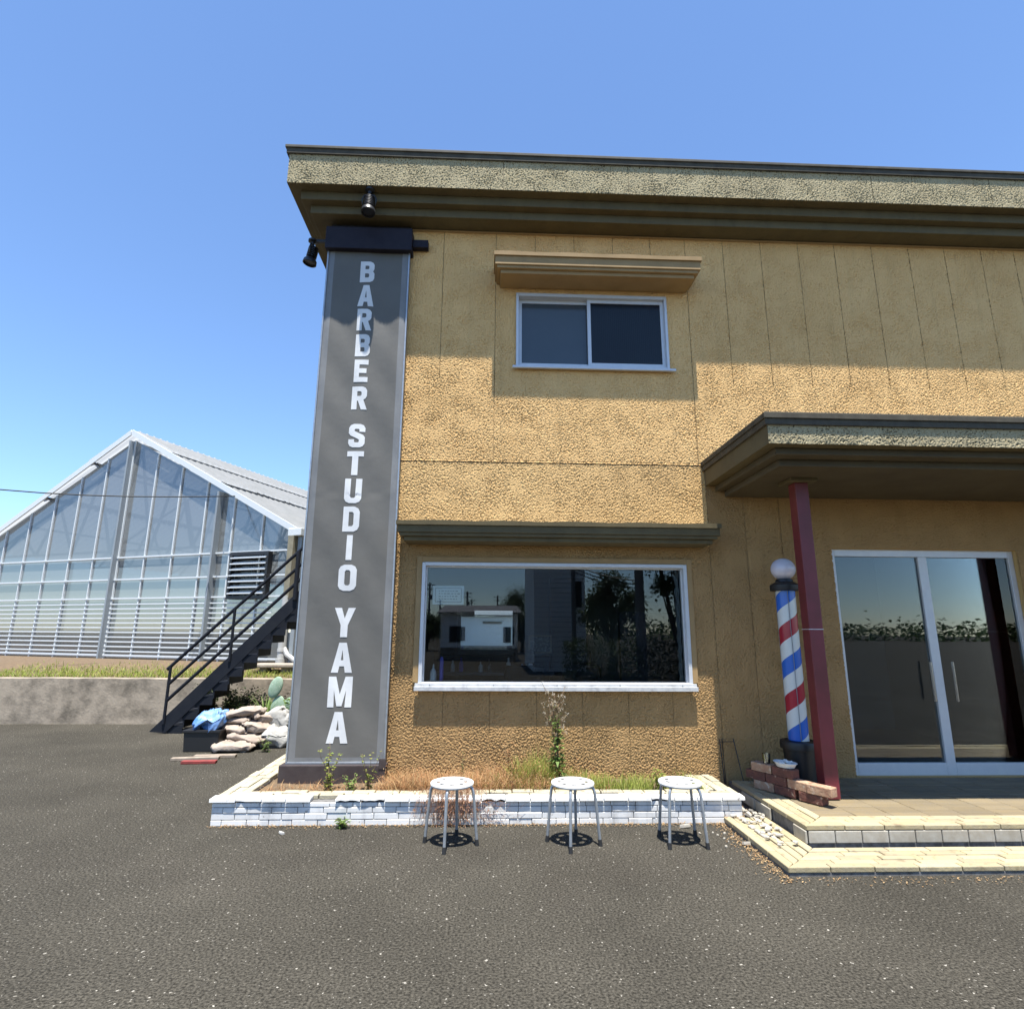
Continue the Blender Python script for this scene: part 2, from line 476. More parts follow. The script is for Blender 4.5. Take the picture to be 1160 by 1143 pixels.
def relief(name, m, parent, x0, x1, z0, z1, Y, step=.0062, amp=.0036, wl=.017, holes=(), vj=(), hj=(), vg=(), seed=1):
    nx = int(round((x1 - x0) / step)) + 1; nz = int(round((z1 - z0) / step)) + 1
    xs = np.linspace(x0, x1, nx); zs = np.linspace(z0, z1, nz)
    h = band_noise(nz, nx, step, wl, seed)
    h = np.where(h > .3, .3 + .4 * (h - .3), h); h = np.where(h < -.7, h * 1.25 + .175, h); 
    patch = band_noise(nz, nx, step, .45, seed + 50); fine = band_noise(nz, nx, step, .031, seed + 90)
    h = np.clip(h, -3.2, 1.3) * amp * np.clip(1 + .13 * patch, .6, 1.4)
    pit = np.clip(-fine - 1.15 + .2 * patch, 0, .8)
    h = np.maximum(h - pit * .02, -.0135)
    cut = np.zeros((nz - 1, nx - 1), bool)
    for (jx, a, b) in vj:
        i = int(round((jx - x0) / step)); k0, k1 = int((a - z0) / step), int((b - z0) / step)
        if 0 < i < nx - 1:
            cut[max(k0, 0):k1, i] = True
    for (jx, a, b) in vg:
        i = int(round((jx - x0) / step)); k0, k1 = int((a - z0) / step), int((b - z0) / step)
        if 0 < i < nx - 1:
            k0 = max(k0, 0); k1 = min(k1, nz - 1)
            cut[k0:k1, i] = True
    for (jz, a, b) in hj:
        k = int(round((jz - z0) / step)); i0, i1 = int((a - x0) / step), int((b - x0) / step)
        i0 = max(i0, 0)
        cut[k:k + 2, i0:i1] = True
        gap = np.repeat(np.random.RandomState(seed).rand((i1 - i0) // 5 + 1) > .25, 5)
        cut[k + 4, i0:i0 + len(gap)][gap[:cut[k + 4, i0:i0 + len(gap)].shape[0]]] = True
        h[k + 2:k + 4, i0:i1] += .004
    X, Z = np.meshgrid(xs, zs)
    co = np.empty((nz * nx, 3), np.float32)
    co[:, 0] = X.ravel(); co[:, 2] = Z.ravel(); co[:, 1] = (Y - h).ravel()
    cxm = (xs[:-1] + xs[1:]) / 2; czm = (zs[:-1] + zs[1:]) / 2
    CX, CZ = np.meshgrid(cxm, czm)
    keep = ~cut
    for (a, b, c, d) in holes: keep &= ~((CX > a) & (CX < b) & (CZ > c) & (CZ < d))
    idx = (np.arange(nz - 1)[:, None] * nx + np.arange(nx - 1)[None, :])[keep]
    q = np.stack([idx, idx + 1, idx + nx + 1, idx + nx], 1).astype(np.int32)
    me = bpy.data.meshes.new(name)
    me.vertices.add(len(co)); me.vertices.foreach_set('co', co.ravel())
    me.loops.add(q.size); me.loops.foreach_set('vertex_index', q.ravel())
    me.polygons.add(len(q)); me.polygons.foreach_set('loop_start', np.arange(0, q.size, 4, dtype=np.int32))
    me.polygons.foreach_set('use_smooth', np.ones(len(q), bool))
    me.materials.append(m)
    me.update(calc_edges=True); me.validate()
    return link(name, me, parent)


# ================================================================ SETTING: ground
g = MB()
g.add([(-600, -600, 0), (600, -600, 0), (600, 600, 0), (-600, 600, 0)], [(0, 1, 2, 3)])
tag(g.build('asphalt_ground', M['asphalt'], fix=False), kind='structure')
g = MB()
g.add([(-60, 10.95, .74), (-1.95, 10.95, .74), (-1.95, 12.4, .92), (-60, 12.4, .92), (-1.95, 90, .95), (-60, 90, .95)], [(0, 1, 2, 3), (3, 2, 4, 5)])
tag(g.build('raised_yard_ground', M['soil'], fix=False), kind='structure')

# ================================================================ THE SHOP
W = 6.15              # facade plane
XL, XR, YB = -1.87, 8.6, 14.0
shop = thing('barber_shop', 'two storey ochre roughcast barber shop with dark stepped eaves and flat roof', 'building', (3, 6.15, 0))
shop_inv = Matrix.Translation(Vector((-3, -6.15, 0)))


def P(o):
    """parent a part that was built in world coordinates"""
    o.parent = shop; o.matrix_parent_inverse = shop_inv
    return o


LW = (-.70, 2.115, 1.03, 2.296)     # lower window opening
UW = (.275, 2.06, 4.545, 5.49)      # upper window opening
DW = (3.75, 5.85, .17, 2.5)         # entrance (right of the photo)
joints, low = [], []
for x in [-.45, .02, .50, .97, 1.44, 1.90]: low.append((x, .1, 1.0))
for x in [-.6, .03, .50, .97, 1.44, 1.90, 2.33, 2.8, 3.27, 3.74, 4.2, 4.67, 5.14, 5.6, 6.07, 6.5]:
    joints.append((x, 5.55, 6.3))
    if x in (.03, 2.33): joints.append((x, 3.42, 4.5))
    if not (UW[0] - .02 < x < UW[1] + .02): joints.append((x, 4.4, 5.6))
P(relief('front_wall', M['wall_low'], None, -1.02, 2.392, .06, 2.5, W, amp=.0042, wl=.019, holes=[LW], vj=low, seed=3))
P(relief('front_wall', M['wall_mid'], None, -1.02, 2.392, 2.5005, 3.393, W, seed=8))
P(relief('front_wall', M['wall_low'], None, 2.398, 6.8, .06, 3.393, W, holes=[DW], vg=[(x, .1, 3.3) for x in (2.8, 3.2, 6.1)], seed=6))  # browner colour from the canopy edge on, painted in to deepen its shade
P(relief('front_wall', M['wall'], None, -1.02, 6.8, 3.3935, 6.33, W, holes=[UW], vg=joints, hj=[(3.405, -1, 6.8)], seed=4))
b = MB()
for (a_, c_, d_, e_) in ((-1.0, LW[0] - .03, .07, 6.3), (LW[1] + .03, 2.9, .07, 4.4), (LW[1] + .03, DW[0] - .03, .07, 4.4), (LW[0] - .03, LW[1] + .03, .07, LW[2] - .03), (LW[0] - .03, LW[1] + .03, LW[3] + .03, UW[2] - .03), (-1.0, UW[0] - .03, 4.4, 6.3), (UW[1] + .03, 6.75, 4.4, 6.3), (UW[0] - .03, UW[1] + .03, UW[3] + .03, 6.3), (DW[0] - .03, 6.75, DW[3] + .03, 4.4)):
    if c_ != 2.9: b.box(a_, c_, W + .0142, W + .0182, d_, e_)
P(b.build('joint_backing', M['joint']))
b = MB(); b.box(-1.01, 6.79, W + .0135, W + .0139, 3.396, 3.445); P(b.build('joint_shadow_strip', M['cap']))  # dark strip behind the horizontal joint, standing in for its shadow
b = MB()
b.box(XL, -1.02, W + .002, W + .2, 0, 6.33)
b.box(6.8, XR, W + .002, W + .2, 0, 6.33)
b.box(XL, XL + .2, W + .2, YB, 0, 6.33)
b.box(XR - .2, XR, W + .2, YB, 0, 6.33)
b.box(XL + .2, XR - .2, YB - .2, YB, 0, 6.33)
b.box(XL + .2, XR - .2, W + .21, YB - .2, 3.0, 3.2)
P(b.build('wall', M['plain']))
# reveals of the openings
for (a, c, d, e) in (LW, UW, DW):
    b = MB()
    b.box(a - .02, a, W + .012, W + .2, d, e); b.box(c, c + .02, W + .012, W + .2, d, e)
    b.box(a, c, W + .012, W + .2, e, e + .02); b.box(a, c, W + .012, W + .2, d - .02, d)
    P(b.build('window_reveal', M['plain']))
# room behind the big window
b = MB()
b.box(-1.6, 3.4, 9.2, 9.3, .02, 2.95); b.box(-1.66, -1.6, 6.36, 9.3, .02, 2.95); b.box(3.4, 3.46, 6.36, 9.3, .02, 2.95)
b.box(-1.6, 3.4, 6.36, 9.2, .02, .06); b.box(-1.6, 3.4, 6.36, 9.2, 2.9, 2.95)
b.box(3.5, 6.3, 9.2, 9.3, .02, 2.95); b.box(6.3, 6.36, 6.36, 9.3, .02, 2.95); b.box(3.5, 6.3, 6.36, 9.2, .1, .16); b.box(3.5, 6.3, 6.36, 9.2, 2.9, 2.95); b.box(3.46, 3.5, 6.36, 9.3, .02, 2.95)
P(b.build('interior_wall', M['interior']))
for bx_ in ((1.55, 3.2, 6.9, 7.0, .06, 1.82), (-1.5, -.75, 8.4, 9.1, .06, 1.75), (.95, 1.5, 8.9, 9.15, .06, 2.4), (-.7, .9, 8.75, 9.18, .06, 1.24)):
    b = MB(); b.box(*bx_); P(b.build('interior_partition', M['interior_dark']))

# ---- roof slab, fascia and stepped soffit
RX0, RX1, RY0 = -2.345, XR + .45, 5.70
relief_f = P(relief('fascia', M['fascia'], None, RX0, RX1, 6.525, 6.90, RY0, step=.0066, amp=.0034, wl=.018, seed=9,
                    vg=[(x, 6.5, 6.9) for x in (-1.35, .1, 1.55, 3.0, 4.45, 5.9, 7.35)]))
b = MB()
b.box(RX0, RX1, RY0 + .006, YB + .4, 6.525, 6.90)
P(b.build('roof', M['trim']))
b = MB()
b.box(RX0 - .03, RX1 + .03, RY0 - .022, YB + .43, 6.90, 6.965)
b.box(RX0 - .045, RX1 + .045, RY0 - .036, YB + .445, 6.965, 7.0)
b.box(RX0 - .02, RX1 + .02, RY0 - .012, YB + .42, 7.0, 7.022)
P(b.build('roof_edge_flashing', M['cap'], bevel=.004))
for (ins, z0, z1, nm) in ((.122, 6.415, 6.525, 'soffit_step'), (.215, 6.31, 6.415, 'soffit_step')):
    b = MB()
    b.box(RX0 + ins, RX1 - ins, RY0 + ins, YB + .4 - ins, z0, z1)
    P(b.build(nm, M['trim'], bevel=.006))
b = MB(); b.tube([(XL, W - .012, 6.295), (XR, W - .012, 6.295)], .012, 8)
P(b.build('eaves_bead', M['hood']))


# ---- windows
def empty_part(name, parent, world=True):
    o = bpy.data.objects.new(name, None); o.empty_display_size = .1
    COL.objects.link(o)
    if world: P(o)
    else: o.parent = parent
    return o


def sub(o, par):
    o.parent = par
    o.matrix_parent_inverse = (shop_inv @ Matrix.Identity(4)) @ Matrix.Identity(4) if False else Matrix.Identity(4)
    return o


# the part meshes below are built in world coordinates; a part's own frame coincides with the world because P() undoes the shop's offset
x0, x1, z0, z1 = LW
fy0, fy1 = W - .03, W + .09
b = MB()
b.box(x0 - .002, x0 + .035, fy0, fy1, z0, z1); b.box(x1 - .035, x1 + .002, fy0, fy1, z0, z1)
b.box(x0 + .035, x1 - .035, fy0, fy1, z1 - .035, z1 + .002); b.box(x0 + .035, x1 - .035, fy0, fy1, z0, z0 + .05)
# inner bead
b.box(x0 + .035, x0 + .05, W + .02, W + .085, z0 + .05, z1 - .035); b.box(x1 - .05, x1 - .035, W + .02, W + .085, z0 + .05, z1 - .035)
b.box(x0 + .05, x1 - .05, W + .02, W + .085, z1 - .05, z1 - .035)
win = P(b.build('window', M['alu'], bevel=.003)); win['label'] = 'large fixed shop window in aluminium frame'
b = MB(); b.box(x0 + .05, x1 - .05, W + .045, W + .051, z0 + .05, z1 - .05)
sub(b.build('pane', M['glass']), win)
b = MB()
b.box(x0 - .035, x1 + .035, W - .085, W - .03, z0 - .03, z0 + .012)
b.box(x0 - .03, x1 + .03, W - .06, W - .0305, z0 + .012, z0 + .04)
for k in range(5):
    sx = x0 + .12 + k * (x1 - x0 - .24) / 4
    b.tube([(sx, W - .064, z0 + .026), (sx, W - .058, z0 + .026)], .007, 8, mi=1)
sub(b.build('sill', [M['alu_white'], M['ink']], bevel=.004), win)
b = MB()   # ochre casing round the window
b.box(x0 - .06, x0 - .003, W - .022, W + .04, z0 + .045, z1 + .06); b.box(x1 + .003, x1 + .06, W - .022, W + .04, z0 + .045, z1 + .06)
b.box(x0 - .003, x1 + .003, W - .022, W + .04, z1 + .003, z1 + .06)
sub(b.build('casing', M['hood'], bevel=.004), win)
# narrow wavy white strip behind the glass at the right jamb
b = MB()
prev = []
for i in range(46):
    z = z0 + .06 + i * (z1 - z0 - .12) / 45
    prev.append([(x1 - .095 + .006 * math.sin(z * 40), W + .11, z), (x1 - .085 + .006 * math.sin(z * 44), W + .095, z), (x1 - .07 + .005 * math.sin(z * 44 + 2), W + .11, z), (x1 - .055 + .003 * math.sin(z * 41), W + .10, z)])
for i in range(45):
    for k in range(3): b.add([prev[i][k], prev[i][k + 1], prev[i + 1][k + 1], prev[i + 1][k]], [(0, 1, 2, 3)])
sub(b.build('wavy_strip', M['sheet'], smooth=True, fix=False), win)

x0, x1, z0, z1 = UW
b = MB()
b.box(x0, x0 + .03, fy0, fy1, z0, z1); b.box(x1 - .03, x1, fy0, fy1, z0, z1)
b.box(x0 + .03, x1 - .03, fy0, fy1, z1 - .04, z1); b.box(x0 + .03, x1 - .03, fy0, fy1, z0, z0 + .035)
b.box(x0 - .04, x1 + .06, W - .065, fy0 - .001, z0 - .022, z0 + .006)
uw = P(b.build('window', M['alu'], bevel=.003)); uw['label'] = 'upper sliding window with two frosted panes'
xm = (x0 + x1) / 2 - .02
for (a, c, yy, pm, lab) in ((x0 + .03, xm + .03, W + .055, 'frosted', 'grey frosted left sash'), (xm - .03, x1 - .03, W + .012, 'frosted_dark', 'dark reeded right sash')):
    b = MB()
    b.box(a, a + .04, yy, yy + .028, z0 + .036, z1 - .041); b.box(c - .04, c, yy, yy + .028, z0 + .036, z1 - .041)
    b.box(a + .04, c - .04, yy, yy + .028, z1 - .085, z1 - .041); b.box(a + .04, c - .04, yy, yy + .028, z0 + .036, z0 + .09)
    b.box(a + .041, c - .041, yy + .01, yy + .016, z0 + .091, z1 - .086, mi=1)
    s = sub(b.build('sash', [M['alu'], M[pm]]), uw); s['label'] = lab


# ---- window hoods
def hood(nm, m, x0, x1, yf, zs, zt, parent_mats, lab):
    b = MB()
    b.box(x0 + .075, x1 - .075, yf + .06, W - .001, zs, zs + .045)
    b.box(x0 + .035, x1 - .035, yf + .025, W - .001, zs + .045, zs + .08)
    b.box(x0 + .012, x1 - .012, yf + .008, W - .001, zs + .08, zt - .045)
    o = P(b.build(nm, m, bevel=.005)); o['label'] = lab
    b = MB()
    nx = 60
    vs, fs = [], []
    for i in range(nx + 1):
        x = x0 + (x1 - x0) * i / nx
        wob = .004 * math.sin(x * 9) * (1 if nm else 0)
        vs += [(x, yf - .012, zt - .045), (x, yf - .014, zt + wob), (x, W - .001, zt + .03), (x, W - .001, zt - .045)]
    for i in range(nx):
        for k in range(4):
            fs.append((i * 4 + k, i * 4 + (k + 1) % 4, i * 4 + 4 + (k + 1) % 4, i * 4 + 4 + k))
    fs += [(0, 1, 2, 3), tuple(nx * 4 + k for k in (3, 2, 1, 0))]
    b.add(vs, fs)
    sub(b.build('hood_cap', parent_mats), o)


hood('window_hood', M['hood'], .008, 2.385, 5.79, 5.56, 5.79, M['hood'], 'ochre stepped hood over the upper window')
hood('window_hood', M['trim'], -.947, 2.395, 5.80, 2.485, 2.685, M['trim'], 'dark olive hood over the shop window')

# ---- entrance canopy with roughcast front, stepped soffit and two red columns
CX0, CX1, CY = 2.385, 7.2, 4.65
b = MB()
b.box(CX0 + .004, CX1, CY + .006, W - .002, 3.18, 3.345)
can = P(b.build('entrance_canopy', M['trim'])); can['label'] = 'flat entrance canopy with olive trim on red columns'
sub(relief('canopy_fascia', M['fascia'], None, CX0 + .004, CX1, 3.18, 3.345, CY, step=.0066, amp=.0034, wl=.018, seed=12), can)
b = MB()
b.box(CX0 - .02, CX1 + .02, CY - .02, W - .004, 3.345, 3.40); b.box(CX0 - .035, CX1 + .03, CY - .034, W - .006, 3.40, 3.45)
b.box(CX0 - .02, CX1 + .02, CY - .02, W - .004, 3.45, 3.462)
sub(b.build('canopy_flashing', M['cap'], bevel=.004), can)
b = MB(); b.box(CX0 + .115, CX1 - .1, CY + .115, W - .003, 3.12, 3.18); b.box(CX0 + .215, CX1 - .2, CY + .26, W - .005, 3.055, 3.12)
sub(b.build('soffit_step', M['soffit'], bevel=.006), can)
for cx in (3.025, 6.3):
    b = MB(); b.box(cx - .065, cx + .065, 5.335, 5.465, .175, 3.02)
    c = P(b.build('canopy_column', M['red'], bevel=.006)); c['label'] = 'square red column under the canopy'
    b = MB(); b.box(cx - .13, cx + .13, 5.27, 5.53, 3.02, 3.054); sub(b.build('column_collar', M['trim'], bevel=.003), c)
    b = MB(); b.box(cx - .067, cx + .067, 5.333, 5.467, 1.62, 1.626); sub(b.build('column_band', M['alu']), c)
# entrance door (beyond the right edge of the photograph)
x0, x1, z0, z1 = DW
b = MB()
b.box(x0, x0 + .06, W + .06, W + .12, z0, z1); b.box(x1 - .06, x1, W + .06, W + .12, z0, z1); b.box(x0 + .06, x1 - .06, W + .06, W + .12, z1 - .08, z1)
b.box((x0 + x1) / 2 - .05, (x0 + x1) / 2 + .05, W + .06, W + .12, z0, z1 - .08); b.box(x0 + .06, (x0 + x1) / 2 - .05, W + .06, W + .12, z0, z0 + .12); b.box((x0 + x1) / 2 + .05, x1 - .06, W + .06, W + .12, z0, z0 + .12)
dr = P(b.build('door', M['alu'], bevel=.004))
b = MB(); b.box(x0 + .06, (x0 + x1) / 2 - .05, W + .085, W + .091, z0 + .12, z1 - .08); sub(b.build('pane', M['glass']), dr)
b = MB(); b.box((x0 + x1) / 2 + .05, x1 - .06, W + .085, W + .091, z0 + .12, z1 - .08); sub(b.build('pane', M['glass']), dr)
for hx in ((x0 + x1) / 2 - .12, (x0 + x1) / 2 + .12):
    b = MB(); b.tube([(hx, W + .0, .9), (hx, W + .0, 1.3)], .014, 8)
    sub(b.build('handle', M['chrome'], smooth='auto'), dr)

# ================================================================ tall fabric sign on the corner pier
sg = thing('vertical_sign', 'tall grey fabric sign with white stacked lettering on the shop corner', 'sign', (-1.44, 6.0, .17))
sinv = Matrix.Translation(Vector((1.44, -6.0, -.17)))


def Q(o, par=None):
    if par is None:
        o.parent = sg; o.matrix_parent_inverse = sinv
    else:
        o.parent = par
    return o


KS = 6.06 / 5.985     # plane of the sign
SX0, SX1, SZ0, SZ1, SY = -1.895 * KS, -.985 * KS, 1.58 + (.36 - 1.58) * KS, 1.58 + (5.905 - 1.58) * KS, 6.06


def billow(x, z):
    e = min(1, max(0, (x - SX0) / .06)) * min(1, max(0, (SX1 - x) / .06))
    a = .009 if z > 3 else .005
    return e * (a * math.sin((x - SX0) * 2 * math.pi / .43 + .8) * min(1, (SZ1 - z) / .4 + .25) + .006 * math.sin(z * 2.3 + x * 3) + .003 * math.sin(z * 9.1 + x * 13))


b = MB()
nx, nz = 40, 150
vs = [(SX0 + (SX1 - SX0) * i / nx, SY - billow(SX0 + (SX1 - SX0) * i / nx, SZ0 + (SZ1 - SZ0) * k / nz), SZ0 + (SZ1 - SZ0) * k / nz) for k in range(nz + 1) for i in range(nx + 1)]
fs = [(k * (nx + 1) + i, k * (nx + 1) + i + 1, (k + 1) * (nx + 1) + i + 1, (k + 1) * (nx + 1) + i) for k in range(nz) for i in range(nx)]
ms = [1 if (i < 3 or i >= nx - 3 or k < 1 or k >= nz - 1) else 0 for k in range(nz) for i in range(nx)]
b.add(vs, fs); b.m = ms
panel = Q(b.build('fabric_panel', [M['fabric'], M['hem']], smooth=True, fix=False))
LET = {
    'B': ([(0, 0), (.72, 0), (.9, .05), (1, .16), (1, .4), (.93, .48), (.86, .52), (.92, .57), (.97, .64), (.97, .85), (.88, .95), (.7, 1), (0, 1)],
          [[(.3, .18), (.6, .18), (.69, .23), (.69, .38), (.6, .43), (.3, .43)], [(.3, .6), (.58, .6), (.67, .65), (.67, .78), (.58, .83), (.3, .83)]]),
    'A': ([(0, 0), (.29, 0), (.35, .22), (.65, .22), (.71, 0), (1, 0), (.67, 1), (.33, 1)], [[(.4, .39), (.6, .39), (.5, .8)]]),
    'R': ([(0, 0), (.3, 0), (.3, .4), (.44, .4), (.68, 0), (1, 0), (.74, .44), (.9, .5), (.98, .6), (.98, .85), (.88, .95), (.7, 1), (0, 1)],
          [[(.3, .57), (.58, .57), (.68, .63), (.68, .77), (.58, .83), (.3, .83)]]),
    'E': ([(0, 0), (1, 0), (1, .18), (.31, .18), (.31, .42), (.88, .42), (.88, .59), (.31, .59), (.31, .82), (1, .82), (1, 1), (0, 1)], []),
    'S': ([(0, .16), (.1, .05), (.28, 0), (.72, 0), (.9, .05), (1, .16), (1, .42), (.9, .51), (.38, .66), (.3, .7), (.3, .78), (.38, .83), (.62, .83), (.7, .78), (.7, .7), (1, .7),
           (1, .84), (.9, .95), (.72, 1), (.28, 1), (.1, .95), (0, .84), (0, .62), (.1, .53), (.62, .37), (.7, .33), (.7, .22), (.62, .17), (.38, .17), (.3, .22), (.3, .31), (0, .31)], []),
    'T': ([(.34, 0), (.66, 0), (.66, .82), (1, .82), (1, 1), (0, 1), (0, .82), (.34, .82)], []),
    'U': ([(0, .18), (.1, .06), (.3, 0), (.7, 0), (.9, .06), (1, .18), (1, 1), (.7, 1), (.7, .24), (.6, .17), (.4, .17), (.3, .24), (.3, 1), (0, 1)], []),
    'D': ([(0, 0), (.68, 0), (.9, .07), (1, .2), (1, .8), (.9, .93), (.68, 1), (0, 1)], [[(.3, .18), (.58, .18), (.69, .26), (.69, .74), (.58, .82), (.3, .82)]]),
    'I': ([(0, 0), (1, 0), (1, 1), (0, 1)], []),
    'O': ([(0, .18), (.1, .06), (.3, 0), (.7, 0), (.9, .06), (1, .18), (1, .82), (.9, .94), (.7, 1), (.3, 1), (.1, .94), (0, .82)], [[(.3, .25), (.4, .17), (.6, .17), (.7, .25), (.7, .75), (.6, .83), (.4, .83), (.3, .75)]]),
    'Y': ([(.35, 0), (.65, 0), (.65, .4), (1, 1), (.7, 1), (.5, .6), (.3, 1), (0, 1), (.35, .4)], []),
    'M': ([(0, 0), (.23, 0), (.23, .58), (.41, .04), (.59, .04), (.77, .58), (.77, 0), (1, 0), (1, 1), (.73, 1), (.5, .38), (.27, 1), (0, 1)], []),
}
def fatten(poly, wd, hh, d, hole=False):
    p = [Vector((a * wd, b_ * hh)) for a, b_ in poly]
    n = len(p)
    area = sum(p[i].x * p[(i + 1) % n].y - p[(i + 1) % n].x * p[i].y for i in range(n))
    sg_ = (1 if area > 0 else -1) * (-1 if hole else 1)
    out = []
    for i in range(n):
        e0 = (p[i] - p[i - 1]).normalized(); e1 = (p[(i + 1) % n] - p[i]).normalized()
        n0 = Vector((e0.y, -e0.x)); n1 = Vector((e1.y, -e1.x))
        m_ = n0 + n1
        m_ = m_ / max(.35, m_.length_squared / 2) if m_.length > 1e-6 else n0
        q_ = p[i] + m_ * d * sg_
        out.append((q_.x / wd, q_.y / hh))
    return out


LT = [('B', .15, 5.478), ('A', .165, 5.175), ('R', .15, 4.875), ('B', .15, 4.563), ('E', .14, 4.258), ('R', .155, 3.94),
      ('S', .162, 3.507), ('T', .165, 3.2), ('U', .166, 2.895), ('D', .158, 2.593), ('I', .054, 2.295), ('O', .172, 1.985),
      ('Y', .19, 1.527), ('A', .19, 1.185), ('M', .22, .86), ('A', .19, .53)]
for (ch, wd, zb) in LT:
    hh = (.252 if zb > 1.8 else .275) * KS
    zb = 1.58 + (zb - 1.58) * KS; wd = wd * KS
    outl, hol = LET[ch]
    outl = fatten(outl, wd, hh, .0065 if ch != 'I' else .003); hol = [fatten(q_, wd, hh, .0055, True) for q_ in hol]
    xc = -1.442 * KS
    tr = lambda p: (xc - wd / 2 + p[0] * wd, zb + p[1] * hh)
    b = MB(); b.prism([tr(p) for p in outl], 0, .0015, holes=[[tr(p) for p in q] for q in hol])
    me = bpy.data.meshes.new('letter'); me.from_pydata(b.v, [], b.f)
    bm = bmesh.new(); bm.from_mesh(me)
    for _ in range(3):
        bmesh.ops.subdivide_edges(bm, edges=[e for e in bm.edges if e.calc_length() > .03], cuts=1)
        bmesh.ops.triangulate(bm, faces=bm.faces)
    for v in bm.verts: v.co.y += SY - .0028 - billow(v.co.x, v.co.z)
    bmesh.ops.recalc_face_normals(bm, faces=bm.faces)
    bm.to_mesh(me); bm.free(); me.materials.append(M['letter'])
    Q(link('letter', me))
b = MB()
b.box(SX0 - .018, SX0 - .001, SY - .012, SY + .03, SZ0, SZ1); b.box(SX1 + .001, SX1 + .018, SY - .012, SY + .03, SZ0, SZ1)
b.box(SX0 - .018, SX1 + .018, SY - .01, SY + .03, SZ1 + .001, SZ1 + .02); b.box(SX0 - .018, SX1 + .018, SY - .01, SY + .03, SZ0 - .022, SZ0 - .001)
Q(b.build('frame', M['steel'], bevel=.003))
b = MB(); b.box(SX0 - .01, SX1 + .01, SY + .032, W - .002, .17, 6.3)
Q(b.build('backing', M['black']))
b = MB(); b.box(-1.955, -.955, 5.985, W - .003, 5.915, 6.2)
tb = Q(b.build('top_box', M['topbox'], bevel=.006))
b = MB(); b.box(-.954, -.775, 6.06, 6.14, 6.01, 6.11)
o = Q(b.build('bracket', M['topbox'], bevel=.004))
b = MB()
b.box(-1.975, -.965, 5.99, W - .003, .15, .322)
b.box(-1.03, -.96, 5.985, 5.99, .29, .385)
Q(b.build('base_box', M['basebox'], bevel=.006))


# ================================================================ spotlights under the eaves
def spotlight(label, loc, rz, tilt):
    t = thing('spotlight', label, 'spotlight', loc, rz, 'spotlights under the eaves')
    t.scale = (1.15, 1.15, 1.15)
    b = MB(); b.lathe([(.045, 0), (.045, -.02), (.02, -.03), (.02, -.06)], n=16); b.build('mount', M['black'], t, smooth='auto')
    b = MB(); b.tube([(-.06, 0, -.19), (-.07, 0, -.12), (-.05, 0, -.07), (.05, 0, -.07), (.07, 0, -.12), (.06, 0, -.19)], .008, 8)
    b.build('yoke', M['black'], t, smooth=True)
    hd = MB()
    prof = [(.0, .1)]
    for k in range(6): prof += [(.034, .1 - k * .02), (.052, .096 - k * .02), (.052, .09 - k * .02), (.034, .086 - k * .02)]
    prof += [(.05, -.03), (.066, -.05), (.07, -.085), (.06, -.088), (.058, -.07)]
    hd.lathe(prof, n=24)
    h = hd.build('lamp_head', M['black'], t, smooth='auto')
    h.location = (0, 0, -.19); h.rotation_euler = (tilt, 0, 0)
    l = MB(); l.lathe([(0, -.066), (.03, -.07), (.057, -.066), (.057, -.062)], n=24)
    l.build('lens', M['lens'], h, smooth=True)
    return t


spotlight('black spotlight hung from the front soffit above the fabric sign', (-1.425, 5.762, 6.522), 0, R(-8))
s2 = spotlight('black spotlight on the side of the building below the roof corner, seen against the sky', (-2.17, 6.2, 6.16), R(90), R(10))
b = MB(); b.bar((0, -.3, -.01), (0, .03, -.01), .03, .03); b.build('bracket', M['black'], s2)

# ================================================================ planter
PX0, PX1, PY0, PZ = -2.27, 2.2, 5.31, .215
pl = thing('planter', 'long low white brick planter with chipped cream coping along the shop wall', 'planter', (0, 5.3, 0))
pinv = Matrix.Translation(Vector((0, -5.3, 0)))


def PP(o):
    o.parent = pl; o.matrix_parent_inverse = pinv
    return o


pr = random.Random(3)
b = MB()
b.box(PX0 + .012, PX1 - .012, PY0 + .012, PY0 + .24, 0, .18)
b.box(PX0 + .012, PX0 + .22, PY0 + .24, 7.3, 0, .18)
b.box(PX1 - .22, PX1 - .012, PY0 + .24, W - .03, 0, .18)
PP(b.build('core', M['mortar']))
b = MB()
rows = [(.0, .045), (.048, .095), (.098, .142), (.145, .178)]
for ri, (za, zb) in enumerate(rows):
    x = PX0 - (.0 if ri % 2 else .1)
    while x < PX1:
        wd = .2 + pr.uniform(-.02, .02)
        a, c = max(x, PX0), min(x + wd, PX1)
        if c - a > .02 and True:
            dy = pr.uniform(-.0025, .0025)
            b.box(a + .002, c - .002, PY0 + dy, PY0 + .02, za + .001, zb - .001 + pr.uniform(-.001, .001))
        x += wd
    y = PY0
    while y < 7.25:
        b.box(PX0 - .002 + pr.uniform(-.002, .002), PX0 + .012, y + .022, min(y + .2, 7.3), za + .001, zb - .001)
        if y < W - .25: b.box(PX1 - .012, PX1 + .002, y + .022, min(y + .2, W - .03), za + .001, zb - .001)
        y += .203
PP(b.build('brick_face', M['white_brick'], bevel=.003, segs=1))
